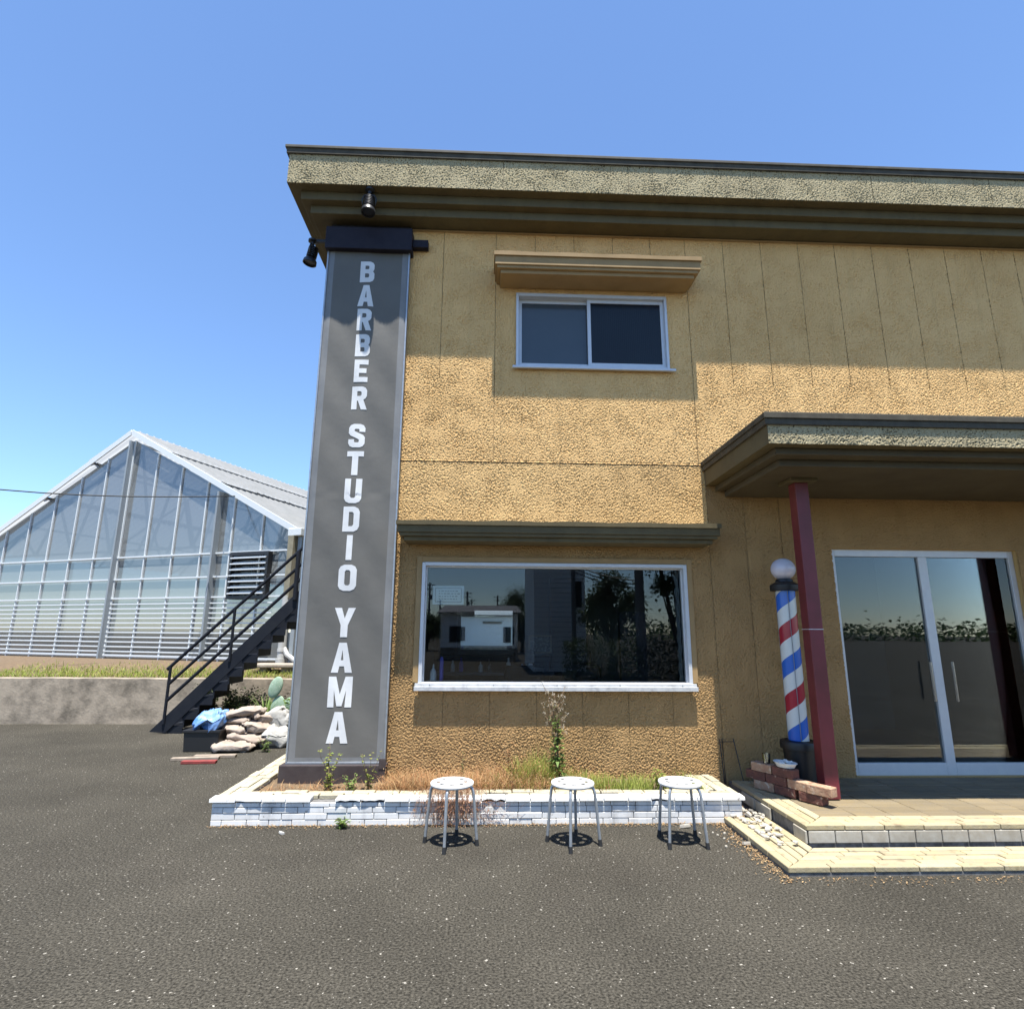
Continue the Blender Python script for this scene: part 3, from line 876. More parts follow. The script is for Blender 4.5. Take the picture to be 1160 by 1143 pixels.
# coping: front nosing row (white) and cream tiles behind it
b = MB()
x = PX0 - .02
while x < PX1 + .02:
    wd = .205 + pr.uniform(-.01, .01)
    a, c = x, min(x + wd, PX1 + .025)
    if not (-1.66 < x < -1.38):
        ch = pr.random() < .3
        dz = pr.uniform(-.003, .003)
        n = 5
        prof = [PY0 - .022 + (pr.uniform(0, .02) if (ch and 0 < i < n) else pr.uniform(-.001, .001)) for i in range(n + 1)]
        vs, fs = [], []
        for i in range(n + 1):
            xx = a + .002 + (c - a - .004) * i / n
            for (yy, zz) in ((prof[i], .184 + (pr.uniform(0, .018) if ch else 0)), (prof[i] + .004, PZ - .004), (PY0 + .085, PZ), (PY0 + .085, .183)):
                vs.append((xx, yy, zz + dz))
        for i in range(n):
            for k in range(4): fs.append((i * 4 + k, i * 4 + (k + 1) % 4, i * 4 + 4 + (k + 1) % 4, i * 4 + 4 + k))
        fs += [(0, 1, 2, 3), tuple(n * 4 + k for k in (3, 2, 1, 0))]
        b.add(vs, fs)
    x += wd
PP(b.build('nosing_tiles', M['white_brick'], bevel=.003, segs=1))
b = MB()


def cap_row(b, ax, p0, p1, c0, c1, L0=.2):
    p = p0
    while p < p1 - .03:
        L = L0 + pr.uniform(-.012, .012)
        q = min(p + L, p1)
        if pr.random() > .03:
            z = PZ - .004 + pr.uniform(-.006, .006)
            j0, j1 = pr.uniform(-.003, .003), pr.uniform(-.003, .003)
            m4 = Matrix.Translation(Vector((0, 0, 0)))
            if ax == 'x': b.box(p + .004, q - .004, c0 + j0, c1 + j1, .18, z)
            else: b.box(c0 + j0, c1 + j1, p + .004, q - .004, .18, z)
        p = q


cap_row(b, 'x', PX0 + .06, PX1 - .04, PY0 + .088, PY0 + .165)
cap_row(b, 'x', PX0 + .12, PX1 - .18, PY0 + .170, PY0 + .25)
for k in range(3):
    cap_row(b, 'y', PY0 + .09 + .08 * k, 7.3, PX0 - .01 + k * .078, PX0 + .064 + k * .078, .22)
for k in range(3):
    cap_row(b, 'y', PY0 + .09 + .08 * (2 - k), W - .03, PX1 - .225 + k * .082, PX1 - .147 + k * .082, .21)
PP(b.build('coping_tiles', M['cap_tile'], bevel=.004, segs=1))
g = MB(); nxs, nys = 60, 12
vs = [(PX0 + .2 + (PX1 - PX0 - .4) * i / nxs, PY0 + .23 + (W - PY0 - .23) * k / nys, .165 + .02 * noise.noise(Vector((i * .35, k * .5, 0)))) for k in range(nys + 1) for i in range(nxs + 1)]
g.add(vs, [(k * (nxs + 1) + i, k * (nxs + 1) + i + 1, (k + 1) * (nxs + 1) + i + 1, (k + 1) * (nxs + 1) + i) for k in range(nys) for i in range(nxs)])
g.add([(PX0 + .2, W, .165), (XL, W, .165), (XL, 7.3, .165), (PX0 + .2, 7.3, .165)], [(0, 1, 2, 3)])
tag(g.build('planter_soil', M['soil'], smooth=True, fix=False), kind='structure')


# ================================================================ weeds and grass
def blade(b, x, y, z, h, wd, az, lean, curl=.5, seg=3):
    dx, dy = math.cos(az), math.sin(az)
    px, py = -dy, dx
    vs = []
    for i in range(seg + 1):
        t = i / seg
        o = lean * h * (t ** (1 + curl))
        hw = wd * (1 - t * .85) / 2
        c = (x + dx * o, y + dy * o, z + h * t * (1 - .25 * lean * t))
        vs += [(c[0] - px * hw, c[1] - py * hw, c[2]), (c[0] + px * hw, c[1] + py * hw, c[2])]
    b.add(vs, [(2 * i, 2 * i + 1, 2 * i + 3, 2 * i + 2) for i in range(seg)])


def leaf(b, c, d, L, wd, droop=.2):
    d = Vector(d).normalized(); s = d.cross(Vector((0, 0, 1)))
    if s.length < .01: s = Vector((1, 0, 0))
    s.normalize(); c = Vector(c)
    m = c + d * L * .5 + Vector((0, 0, L * .06)); e = c + d * L - Vector((0, 0, L * droop))
    b.add([c, m + s * wd / 2, e, m - s * wd / 2], [(0, 1, 2, 3)])


def soil_z(x, y): return .165


gr = random.Random(11)
b = MB()
for i in range(9000):
    x = gr.uniform(-.97, 1.15) if gr.random() < .93 else gr.uniform(-2.0, -.9)
    if x > .2 and gr.random() < (x - .2) * .95: continue
    y = gr.uniform(5.58, 6.1)
    if x < -.93: y = gr.uniform(5.57, 5.9)
    dens = noise.noise(Vector((x * 3.1, y * 3.1, 4)))
    if dens < -.25 and gr.random() < .6: continue
    hh = gr.uniform(.05, .17) * (1 + .7 * max(0, dens)) * (1.5 if .0 < x < .6 and y > 5.8 else 1)
    if x < -.9: hh *= .5
    blade(b, x, y, .155, hh, gr.uniform(.003, .008), gr.uniform(0, 6.28), gr.uniform(.3, 1.6), .4)
for i in range(2600):       # fine curled seed fluff
    x = gr.uniform(-.95, .9); y = gr.uniform(5.6, 6.08)
    z = .17 + abs(gr.gauss(0, .085)) * (1.4 if .1 < x < .55 else 1)
    leaf(b, (x, y, z), (gr.uniform(-1, 1), gr.uniform(-1, 1), gr.uniform(-.3, 1)), gr.uniform(.012, .03), gr.uniform(.004, .01))
tag(b.build('dry_grass', M['dry'], fix=False), kind='stuff')
b = MB()
for i in range(5200):
    x = gr.uniform(.25, 2.0)
    if gr.random() < .18: x = gr.uniform(-.2, .8)
    y = gr.uniform(5.57, 6.05)
    dens = noise.noise(Vector((x * 2.6 + 9, y * 2.6, 1)))
    if dens < -.1 and gr.random() < .75: continue
    hh = gr.uniform(.04, .14) * (1 + max(0, dens))
    if .2 < x < .65 and y > 5.8: hh *= 1.7
    blade(b, x, y, .155, hh, gr.uniform(.004, .01), gr.uniform(0, 6.28), gr.uniform(.1, .9))
tag(b.build('green_grass', M['green'], fix=False), kind='stuff')
# dead thin stems hanging over the planter front
b = MB()
for i in range(190):
    x0 = gr.gauss(-.28, .13); y0 = gr.uniform(5.42, 5.6)
    x, y, z = x0, y0, .2
    pts = [(x, y, z)]
    n = 7
    a = gr.uniform(-.35, .35)
    for k in range(n):
        t = (k + 1) / n
        yy = y0 - (y0 - 5.265 + gr.uniform(-.02, .02)) * min(1, t * 1.7)
        zz = .215 + .05 * math.sin(min(1, t * 1.7) * math.pi) - max(0, t - .5) * gr.uniform(.25, .42)
        pts.append((x0 + a * t * .35 + gr.uniform(-.012, .012), yy, max(.012, zz)))
    b.tube(pts, gr.uniform(.0007, .0014), 3, cap=False)
    for k in range(5):
        p = pts[gr.randint(3, n)]
        leaf(b, p, (gr.uniform(-1, 1), gr.uniform(-1, .2), gr.uniform(-1, .5)), gr.uniform(.01, .028), gr.uniform(.003, .008))
for i in range(160):        # sparse twigs on the right of it
    x0 = gr.gauss(.02, .12); z = gr.uniform(.03, .2)
    p0 = Vector((x0, 5.285, z)); p1 = p0 + Vector((gr.uniform(-.06, .06), gr.uniform(-.02, .01), gr.uniform(-.06, .06)))
    b.tube([p0, p1], .0009, 3, cap=False)
tag(b.build('dead_creeper', M['creeper'], fix=False), 'dry reddish brown creeper drooping over the planter front behind the first stool', 'weed')


def weed(name, label, x, y, z, h, nstem, leafm, spread=.25, L=.05, wd=.025, nl=14, seed=1, lo=.0, group=None):
    q = random.Random(seed)
    t = thing(name, label, 'weed', (x, y, z), 0, group)
    st, lf = MB(), MB()
    for s in range(nstem):
        az = q.uniform(0, 6.28); hh = h * q.uniform(.55, 1)
        pts = [Vector((0, 0, 0))]
        for k in range(1, 7):
            f = k / 6
            pts.append(Vector((math.cos(az) * spread * hh * f ** 1.4 + q.uniform(-.01, .01), math.sin(az) * spread * hh * f ** 1.4, hh * f)))
        st.tube(pts, [.004 * (1 - .7 * k / 6) for k in range(7)], 5)
        for k in range(nl):
            f = q.uniform(lo, 1); i = min(5, int(f * 6)); p = pts[i].lerp(pts[i + 1], f * 6 - i)
            a2 = q.uniform(0, 6.28)
            leaf(lf, p, (math.cos(a2), math.sin(a2), q.uniform(-.1, .7)), L * q.uniform(.5, 1.1) * (1.2 - .6 * f), wd * q.uniform(.6, 1.1), .25)
    st.build('stem', M['stem'], t, smooth=True); lf.build('leaves', M[leafm], t, fix=False)
    return t


weed('leafy_weed', 'bright green leafy weed growing at the left of the dark sign base', -1.43, 5.72, .16, .42, 5, 'green', .3, .055, .035, 22, 5)
weed('leafy_weed', 'slender green weed at the right end of the dark sign base', -1.07, 5.75, .16, .38, 4, 'green', .3, .045, .028, 14, 6)
weed('leafy_weed', 'short spreading weed between two taller weeds before the sign base', -1.22, 5.68, .16, .14, 8, 'weed', .7, .05, .03, 10, 8)
weed('leafy_weed', 'low weed sprouting from the planter foot on the asphalt', -1.17, 5.26, 0, .09, 9, 'weed', .9, .05, .022, 12, 9)
weed('leafy_weed', 'bright green weed tuft behind the rightmost stool', 1.62, 5.7, .16, .2, 8, 'green', .4, .06, .03, 16, 10)
weed('leafy_weed', 'rusty dock weed standing against the wall left of the tall seeded weed', .27, 5.95, .16, .42, 7, 'dry', .35, .05, .02, 16, 12)
weed('leafy_weed', 'thin upright weed against the wall below the left end of the window', -.22, 6.02, .16, .32, 2, 'weed', .15, .035, .02, 12, 13)
# tall seeded weed in the middle
t = thing('tall_weed', 'tall thin weed gone to white seed rising to the shop window sill', 'weed', (.69, 5.92, .16))
st, lf, sd_ = MB(), MB(), MB()
q = random.Random(21)
for s in range(4):
    az = q.uniform(0, 6.28); H = q.uniform(.62, .78)
    base = Vector((q.uniform(-.015, .015), q.uniform(-.02, .02), 0))
    pts = [base + Vector((.05 * math.cos(az) * (k / 8) ** 2 - .02 * k / 8, .03 * math.sin(az) * (k / 8) ** 2, H * k / 8)) for k in range(9)]
    st.tube(pts, [.0075 - .0006 * k for k in range(9)], 6)
    for k in range(34):
        f = q.uniform(.1, .97); i = int(f * 8); p = pts[i]
        a2 = q.uniform(0, 6.28); leaf(lf, p + Vector((0, 0, q.uniform(-.04, .04))), (math.cos(a2), math.sin(a2), .5), q.uniform(.04, .08), .018, .1)
    for k in range(9):
        p = pts[q.randint(5, 8)]
        e = p + Vector((q.uniform(-.12, .12), q.uniform(-.05, .05), q.uniform(.06, .2)))
        m_ = p.lerp(e, .5) + Vector((0, 0, -.01)); st.tube([p, m_, e], .0022, 4)
        for j in range(4):
            c = e + Vector((q.uniform(-.02, .02), q.uniform(-.02, .02), q.uniform(-.02, .02)))
            for jj in range(5): leaf(sd_, c, (q.uniform(-1, 1), q.uniform(-1, 1), q.uniform(-.5, 1)), q.uniform(.008, .016), .005)
for k in range(150):
    a2 = q.uniform(0, 6.28); z = q.uniform(.0, 1) ** 2 * .5
    leaf(lf, (q.uniform(-.02, .02), q.uniform(-.02, .02), z), (math.cos(a2), math.sin(a2) - .2, q.uniform(.0, .9)), q.uniform(.07, .14) * (1.1 - z), q.uniform(.02, .045), .3)
st.build('stem', M['stem'], t, smooth=True); lf.build('leaves', M['weed'], t, fix=False); sd_.build('seed_heads', M['seed'], t, fix=False)
# dead leaves blown along the planter foot and round the steps
b = MB()
for i in range(2300):
    u = gr.random()
    if u < .55: x, y = gr.uniform(PX0, PX1), PY0 - abs(gr.gauss(0, .035)) - .004
    elif u < .8:
        yy = gr.uniform(4.1, 5.3); x, y = 2.02 - abs(gr.gauss(0, .06)), yy
    elif u < .9: x, y = gr.uniform(2.0, 4.5), 4.17 - abs(gr.gauss(0, .07))
    else: x, y = gr.gauss(2.2, .06), gr.uniform(5.35, 5.8)
    z = .004 + (.052 if (2.03 < x and y > 4.2) else 0)
    leaf(b, (x, y, z + gr.uniform(0, .008)), (gr.uniform(-1, 1), gr.uniform(-1, 1), gr.uniform(-.1, .3)), gr.uniform(.008, .026), gr.uniform(.004, .012), 0)
tag(b.build('leaf_litter', M['litter'], fix=False), kind='stuff')


# ================================================================ stools
def circle(r, n=56, c=(0, 0), e=1, a0=0):
    return [(c[0] + r * math.cos(2 * math.pi * k / n + a0), c[1] + r * e * math.sin(2 * math.pi * k / n + a0)) for k in range(n)]


def make_stool():
    t = thing('round_stool', '', 'stool', (0, 0, 0), 0, 'white pipe stools in front of the planter')
    holes = []
    for k in range(8):
        a = 2 * math.pi * k / 8 + .2
        hp = []
        for j in range(14):
            aa = 2 * math.pi * j / 14
            ux, uy = .016 * math.cos(aa), .029 * math.sin(aa)
            hp.append((.105 * math.cos(a) + ux * math.cos(a) - uy * math.sin(a), .105 * math.sin(a) + ux * math.sin(a) + uy * math.cos(a)))
        holes.append(hp)
    b = MB(); b.prism(circle(.166), 0, .004, holes=holes)
    b.v = [(x, z, .437 + y * 1.0 - .05 * max(0, (x * x + z * z) - .02)) for (x, y, z) in b.v]
    seat = b.build('seat', M['seat'], t, bevel=.001, segs=1)
    b = MB(); b.lathe([(.15, .418), (.164, .418), (.168, .428), (.167, .438), (.158, .438), (.15, .43), (.15, .418)], n=48, cap=False)
    b.build('seat_rim', M['seat'], seat, smooth=True)
    for k in range(4):
        a = math.pi / 2 * k
        pr_ = [(.03, .422), (.12, .42), (.142, .414), (.158, .4), (.167, .38), (.172, .35), (.203, .022)]
        l = MB(); l.tube([(r * math.cos(a), r * math.sin(a), z) for r, z in pr_], .0115, 10)
        lg = l.build('leg', M['steel'], t, smooth='auto')
        f = MB(); f.tube([((.2005) * math.cos(a), .2005 * math.sin(a), .045), (.205 * math.cos(a), .205 * math.sin(a), .0)], [.0145, .0165], 12)
        f.build('foot', M['rubber'], lg, smooth='auto')
    return t


st0 = make_stool()
for i, (x, y, rz, lab) in enumerate([(-.262, 4.865, -10, 'white round pipe stool in front of the drooping dry creeper, nearest the sign'),
                                     (.678, 4.855, -14, 'white round pipe stool in front of the tall seeded weed, between two others'),
                                     (1.53, 4.865, -46, 'white round pipe stool at the right end of the planter, nearest the tiled steps')]):
    o = st0 if i == 0 else copy_tree(st0)
    o.location = (x, y, 0); o.rotation_euler = (0, 0, R(rz)); o['label'] = lab

# ================================================================ tiled steps at the entrance
sp = thing('tiled_steps', 'two shallow entrance steps in worn yellow ridged tiles', 'steps', (2.02, 4.2, 0))
spi = Matrix.Translation(Vector((-2.02, -4.2, 0)))


def SP(o):
    o.parent = sp; o.matrix_parent_inverse = spi
    return o


sr = random.Random(5)
EX = 7.0


def tread(nm, X0, Y0, Yb, ztop, nstrip, sw, inner_x):
    b = MB()
    for k in range(nstrip):           # strips along the left edge, mitred at the front corner
        a = X0 + k * sw; yst = Y0 + k * sw
        y = yst
        while y < Yb - .02:
            L = .3 + sr.uniform(-.01, .01); e = min(y + L, Yb)
            z = ztop + sr.uniform(-.003, .002) + (.006 if k == 0 else 0)
            if y == yst:
                vs = [(a + .005, yst + .004, ztop - .03), (a + sw - .005, yst + sw, ztop - .03), (a + sw - .005, e - .003, ztop - .03), (a + .005, e - .003, ztop - .03)]
                vs += [(p[0], p[1], z) for p in vs]
                b.add(vs, [(3, 2, 1, 0), (4, 5, 6, 7), (0, 1, 5, 4), (1, 2, 6, 5), (2, 3, 7, 6), (3, 0, 4, 7)])
            else:
                b.box(a + .005, a + sw - .005, y + .003, e - .003, ztop - .03, z)
            y = e
    for k in range(nstrip):           # strips along the front edge
        a = Y0 + k * sw; xst = X0 + k * sw
        x = xst
        while x < EX - .02:
            L = .3 + sr.uniform(-.01, .01); e = min(x + L, EX)
            z = ztop + sr.uniform(-.003, .002) + (.006 if k == 0 else 0)
            if x == xst:
                vs = [(xst + .006, a + .005, ztop - .03), (e - .002, a + .005, ztop - .03), (e - .002, a + sw - .005, ztop - .03), (xst + sw + .002, a + sw - .005, ztop - .03)]
                vs += [(p[0], p[1], z) for p in vs]
                b.add(vs, [(3, 2, 1, 0), (4, 5, 6, 7), (0, 1, 5, 4), (1, 2, 6, 5), (2, 3, 7, 6), (3, 0, 4, 7)])
            else:
                b.box(x + .003, e - .003, a + .005, a + sw - .005, ztop - .03, z)
            x = e
    return SP(b.build(nm, M['yellow_tile'], bevel=.006, segs=2))


tread('lower_tread', 2.02, 4.2, 5.30, .052, 5, .076, 0)
tread('upper_tread', 2.40, 4.65, 6.02, .172, 3, .085, 0)
b = MB()   # landing tiles inside the upper nosing
y = 4.65 + .255
while y < 6.1:
    x = 2.40 + .255
    while x < EX:
        b.box(x + .002, min(x + .298, EX), y + .002, min(y + .082, W - .03), .14, .168 + sr.uniform(-.002, .002)); x += .3
    y += .085
SP(b.build('landing', M['landing_tile'], bevel=.004, segs=1))
b = MB(); b.box(2.03, EX, 4.21, 5.29, 0, .022); b.box(2.215, EX, 5.29, W - .01, 0, .02); b.box(2.42, EX, 4.67, W - .02, .02, .141)
SP(b.build('step_core', M['mortar']))
b = MB()
for (ya, yb_) in ((4.66, 4.84), (5.22, 5.5), (5.52, 5.78)):
    b = MB(); b.box(2.395, 2.412, ya, yb_, .05, .138); SP(b.build('riser_tile', M['riser_tile'], bevel=.004, segs=1))
b = MB(); x = 2.42
while x < EX: b.box(x, min(x + .2, EX), 4.655, 4.67, .055, .138); x += .206
SP(b.build('riser_tiles', M['riser_tile'], bevel=.004, segs=1))
b = MB()
for k in range(60):   # strip of cement left where tiles were lifted
    pass


def chunk(b, c, sx, sy, sz, q, rz=None, tl=1.0):
    n = q.randint(5, 7)
    rz = q.uniform(0, 6.28) if rz is None else rz
    tilt = Matrix.Translation(Vector(c)) @ Matrix.Rotation(rz, 4, 'Z') @ Matrix.Rotation(tl * q.uniform(-.2, .2), 4, 'X') @ Matrix.Rotation(tl * q.uniform(-.2, .2), 4, 'Y')
    ring = [(math.cos(2 * math.pi * i / n + q.uniform(-.3, .3)), math.sin(2 * math.pi * i / n + q.uniform(-.3, .3)), q.uniform(.75, 1.15)) for i in range(n)]
    vs = [tilt @ Vector((sx * a * r, sy * bb * r, 0)) for a, bb, r in ring] + [tilt @ Vector((sx * a * r * .88, sy * bb * r * .88, sz * q.uniform(.8, 1.2))) for a, bb, r in ring]
    b.add(vs, [tuple(reversed(range(n))), tuple(range(n, 2 * n))] + [(i, (i + 1) % n, n + (i + 1) % n, n + i) for i in range(n)])


q = random.Random(17)
spots = []
for row in range(4):
    y = 4.62 + .1 * row
    while y < 5.5:
        L = q.uniform(.09, .2)
        if q.random() < .78: spots.append((2.15 + .066 * row + q.uniform(-.008, .008), y + L / 2, L / 2, .028, q.uniform(.006, .012), q.uniform(1.5, 1.64), .054))
        y += L + .006
for k in range(34):
    spots.append((q.uniform(2.1, 2.38), 4.55 + q.random() ** .7 * .9, q.uniform(.012, .045), q.uniform(.01, .026), q.uniform(.006, .014), None, .058 + q.uniform(0, .012)))
for (x, y, sx_, sy_, sz_, rz_, z_) in spots:
    b = MB(); chunk(b, (0, 0, 0), sx_, sy_, sz_, q, rz_, .5 if rz_ is None else .1)
    o = b.build('tile_fragment', M['shard'], bevel=.002, segs=1); o.location = (x, y, z_)
    tag(o, 'broken whitish tile fragment in the rubble strewn on the lower step', 'rubble', 'tile rubble on the lower step')
for (x, y, s, lab) in ((1.995, 4.79, .045, 'square chip of pale tile lying on the asphalt beside the lower step'),
                       (1.66, 5.2, .05, 'long white tile shard lying at the planter foot behind the third stool')):
    b = MB(); chunk(b, (0, 0, 0), s, s * (.75 if x > 1.9 else .4), .022, q, .3 if x > 1.9 else .1)
    o = b.build('tile_chip', M['shard'], bevel=.002); o.location = (x, y, .004); tag(o, lab, 'tile chip')
for k in range(10):
    b = MB(); chunk(b, (0, 0, 0), q.uniform(.006, .016), q.uniform(.005, .012), .008, q)
    o = b.build('tile_crumb', M['shard']); o.location = (q.uniform(1.7, 1.98), q.uniform(4.75, 5.1), .003)
    tag(o, 'tiny white tile crumb scattered on the asphalt between planter and step', 'tile chip', 'tile crumbs on the asphalt')
b = MB(); chunk(b, (0, 0, 0), .03, .015, .012, q)
o = b.build('paper_scrap', M['sheet']); o.location = (-1.62, 5.12, .003); tag(o, 'small white scrap on the asphalt left of the first stool', 'scrap')

# ---- loose bricks stacked on the upper step
BL, BW_, BH = .21, .1, .076
bd = Vector((.30, -.60, 0)).normalized(); ba = math.atan2(bd.y, bd.x)
bo = Vector((2.50, 5.74, .176))


def brick(course, along, m, label, jit=0, side=0):
    b = MB(); n = 3
    b.box(-BL / 2, BL / 2, -BW_ / 2, BW_ / 2, 0, BH)
    me = b.build('brick', M[m], bevel=.007, segs=2)
    nrm = Vector((-bd.y, bd.x, 0))
    p = bo + bd * (along * (BL + .008)) + nrm * (.05 + side) + Vector((0, 0, course * (BH + .001)))
    me.location = p; me.rotation_euler = (0, 0, ba + jit)
    tag(me, label, 'brick', 'loose bricks stacked on the upper step')
    return me


brick(0, .5, 'brick_tan', 'tan brick at the bottom of the stack, nearest the wall', .02)
brick(0, 1.5, 'brick_red', 'dark red brick in the bottom course between a tan brick and the front one', -.03)
brick(0, 2.62, 'brick_red', 'dark red brick at the bottom front end of the stack, under a pale brick', .05)
brick(1, .12, 'brick_red', 'dark red brick in the middle course, farthest back', 0)
brick(1, 1.12, 'brick_red', 'dark red brick in the middle course beside the large pale brick', .03)
brick(1, 2.14, 'brick_tan', 'pale pitted brick in the sun on the front of the stack', -.04)
brick(1, 3.0, 'brick_tan', 'pale brick at the front end laid over the lowest red brick', .12)
brick(2, .42, 'brick_tan', 'tan brick in the top course with the clear cup on it', .04)
brick(2, 1.45, 'brick_red', 'red brick in the top course under the white foam tray', -.02)
nrm = Vector((-bd.y, bd.x, 0))
tp = bo + bd * 1.5 * BL + nrm * .06 + Vector((0, 0, 3 * (BH + .001)))
b = MB()
b.lathe([(.0, .004), (.075, .004), (.095, .04), (.103, .042), (.1, .046), (.092, .044), (.07, .012), (0, .012)], n=28)
o = b.build('foam_tray', M['seat'], smooth='auto'); o.location = tp + Vector((0, 0, 0)); o.scale = (1.1, .75, 1); o.rotation_euler = (0, 0, ba)
tag(o, 'white foam tray full of chips resting on top of the loose bricks', 'tray')
for k in range(12):
    b = MB(); chunk(b, (0, 0, 0), q.uniform(.02, .04), q.uniform(.012, .022), .012, q)
    o = b.build('plaster_chip', M['seat'])
    o.location = tp + Vector((q.uniform(-.06, .06), q.uniform(-.045, .045), .02 + q.uniform(0, .03)))
    tag(o, 'small white chip heaped in the foam tray on the bricks', 'plaster chip', 'chips in the foam tray')
b = MB(); b.lathe([(.0, .003), (.03, .003), (.038, .085), (.036, .085), (.028, .006), (0, .006)], n=24)
o = b.build('clear_cup', M['clear'], smooth='auto'); o.location = bo + bd * .6 * BL + nrm * .05 + Vector((0, 0, 3 * (BH + .001)))
tag(o, 'small clear plastic cup standing on the back brick of the stack', 'cup')
# ---- thin black wire frame leaning on the wall
wf = MB()
a0, a1 = Vector((2.36, 6.06, .03)), Vector((2.345, 6.1, .54)); c0, c1 = Vector((2.535, 5.98, .03)), Vector((2.485, 6.1, .545))
wf.tube([a0, a1, c1, c0], .0055, 6); wf.tube([a0.lerp(a1, .95), c0.lerp(c1, .95)], .004, 6)
wf.tube([a0 + Vector((.03, .05, 0)), a1 + Vector((.03, .02, 0))], .004, 6)
tag(wf.build('wire_stand', M['black']), 'thin black wire frame leaning on the shaded wall beside the planter', 'wire stand')

# ================================================================ barber pole
BX, BY = 3.02, 5.83
bp = thing('barber_pole', 'red white and blue striped barber pole with white globe on a black drum', 'barber pole', (BX, BY, .168))
b = MB(); b.lathe([(.135, 0), (.15, .33), (.172, .335), (.175, .385), (.168, .405), (.13, .41), (.12, .40)], n=36)
b.build('base', M['black_plastic'], bp, smooth='auto')
b = MB(); b.lathe([(.092, .41), (.092, 1.835)], n=48)
cy = b.build('striped_cylinder', M['stripes'], bp, smooth='auto')
b = MB()
for a in (R(-105), R(15), R(135)):
    b.tube([(.097 * math.cos(a), .097 * math.sin(a), .41), (.097 * math.cos(a), .097 * math.sin(a), 1.835)], .0035, 6)
b.build('cover_rib', M['ink'], bp)
b = MB(); b.lathe([(.10, 1.835), (.138, 1.84), (.142, 1.86), (.142, 1.895), (.125, 1.91), (.085, 1.93), (.08, 1.955), (.06, 1.96)], n=36)
b.build('collar', M['black_plastic'], bp, smooth='auto')
b = MB()
b.lathe([(.001 + .118 * math.sin(math.pi * k / 20), 2.06 - .118 * math.cos(math.pi * k / 20) * .95) for k in range(21)], n=36)
b.build('globe', M['globe'], bp, smooth=True)

# ================================================================ things behind the shop glass
b = MB(); b.box(-.595, -.262, 6.245, 6.247, 1.862, 2.06)
b.prism([(-.57, 1.885), (-.287, 1.885), (-.287, 2.037), (-.57, 2.037)], 6.2435, 6.2445, mi=1, holes=[[(-.563, 1.892), (-.294, 1.892), (-.294, 2.03), (-.563, 2.03)]])
for r_ in range(4):
    x = -.53
    while x < -.33:
        L = rnd.uniform(.012, .03); b.box(x, x + L, 6.2435, 6.2445, 1.915 + r_ * .028, 1.925 + r_ * .028, mi=1); x += L + .012
tag(b.build('paper_notice', [M['paper'], M['ink']]), 'white bordered paper notice behind the top left of the shop window', 'notice')
b = MB(); b.lathe([(.0, 0), (.02, 0), (.02, .21), (.014, .225), (.014, .235), (.0, .235)], n=18)
o = b.build('violet_tube', M['violet'], smooth='auto'); o.location = (-.48, 6.29, 1.085)
tag(o, 'slim violet tube standing upright inside the left of the shop window', 'tube')
b = MB(); b.lathe([(.0, 0), (.034, 0), (.034, .07), (.026, .1), (.01, .12), (.005, .165), (0, .168)], n=18)
o = b.build('nozzle_bottle', M['paper'], smooth='auto'); o.location = (-.565, 6.29, 1.085)
tag(o, 'small white bottle with pointed nozzle inside the shop window beside a violet tube', 'bottle')
b = MB(); b.box(-.62, 2.05, 6.245, 6.35, 1.05, 1.083)
P(b.build('inner_ledge', M['interior']))
def barber_chair(x, y, rz, label):
    t = thing('barber_chair', label, 'chair', (x, y, .06), R(rz), 'barber chairs inside the shop')
    b = MB(); b.lathe([(.3, 0), (.3, .03), (.06, .06), (.05, .4)], n=24); b.build('base', M['chrome'], t, smooth='auto')
    b = MB(); b.box(-.27, .27, -.27, .27, .42, .56); b.build('seat', M['interior_dark'], t, bevel=.04)
    b = MB(); b.box(-.26, .26, .24, .36, .56, 1.12); b.build('backrest', M['interior_dark'], t, bevel=.04)
    b = MB(); b.box(-.14, .14, .26, .35, 1.14, 1.3); b.build('headrest', M['interior_dark'], t, bevel=.03)
    for sx_ in (-1, 1):
        b = MB(); b.box(sx_ * .31 - .04, sx_ * .31 + .04, -.22, .26, .7, .76); b.bar((sx_ * .31, .2, .45), (sx_ * .31, .2, .7), .04, .04); b.build('armrest', M['chrome'], t, bevel=.01)


barber_chair(.35, 7.7, 200, 'dark barber chair inside the shop facing the mirror')
barber_chair(1.35, 7.9, 150, 'dark barber chair inside the shop turned towards the window')
for i_, (x, hb, m_) in enumerate(((-.5, .16, 'paper'), (-.38, .2, 'violet'), (-.1, .14, 'paper'), (.02, .18, 'poster'), (.3, .2, 'paper'), (.5, .12, 'blue'), (.62, .18, 'paper'))):
    b = MB(); b.lathe([(0, 0), (.03, 0), (.03, hb * .6), (.012, hb * .75), (.012, hb), (0, hb)], n=14)
    o = b.build('bottle', M[m_], smooth='auto'); o.location = (x, 8.68 - .06, 1.02); tag(o, 'small bottle standing on the counter under the shop mirror', 'bottle', 'bottles under the shop mirror')
b = MB(); b.box(-.72, .95, 8.5, 8.75, .98, 1.02)
P(b.build('counter', M['interior']))
mr = thing('wall_mirror', 'wide mirror inside the shop reflecting the bright street', 'mirror', (0, 8.7, 1.3))
b = MB(); b.prism([(-.45, -.04), (.42, -.04), (.42, .62), (-.45, .62)], 0, .04, holes=[[(-.4, .03), (.36, .03), (.36, .59), (-.4, .59)]]); b.build('frame', M['black'], mr)
b = MB(); b.box(-.4, .36, .02, .03, .03, .59); b.build('mirror_glass', M['mirror'], mr)
b = MB(); b.box(-.42, -.2, .0, .04, 0, .0) if False else None
pf = thing('picture_frame', 'small dark framed picture on the wall right of the shop mirror', 'picture', (.77, 8.72, 1.28))
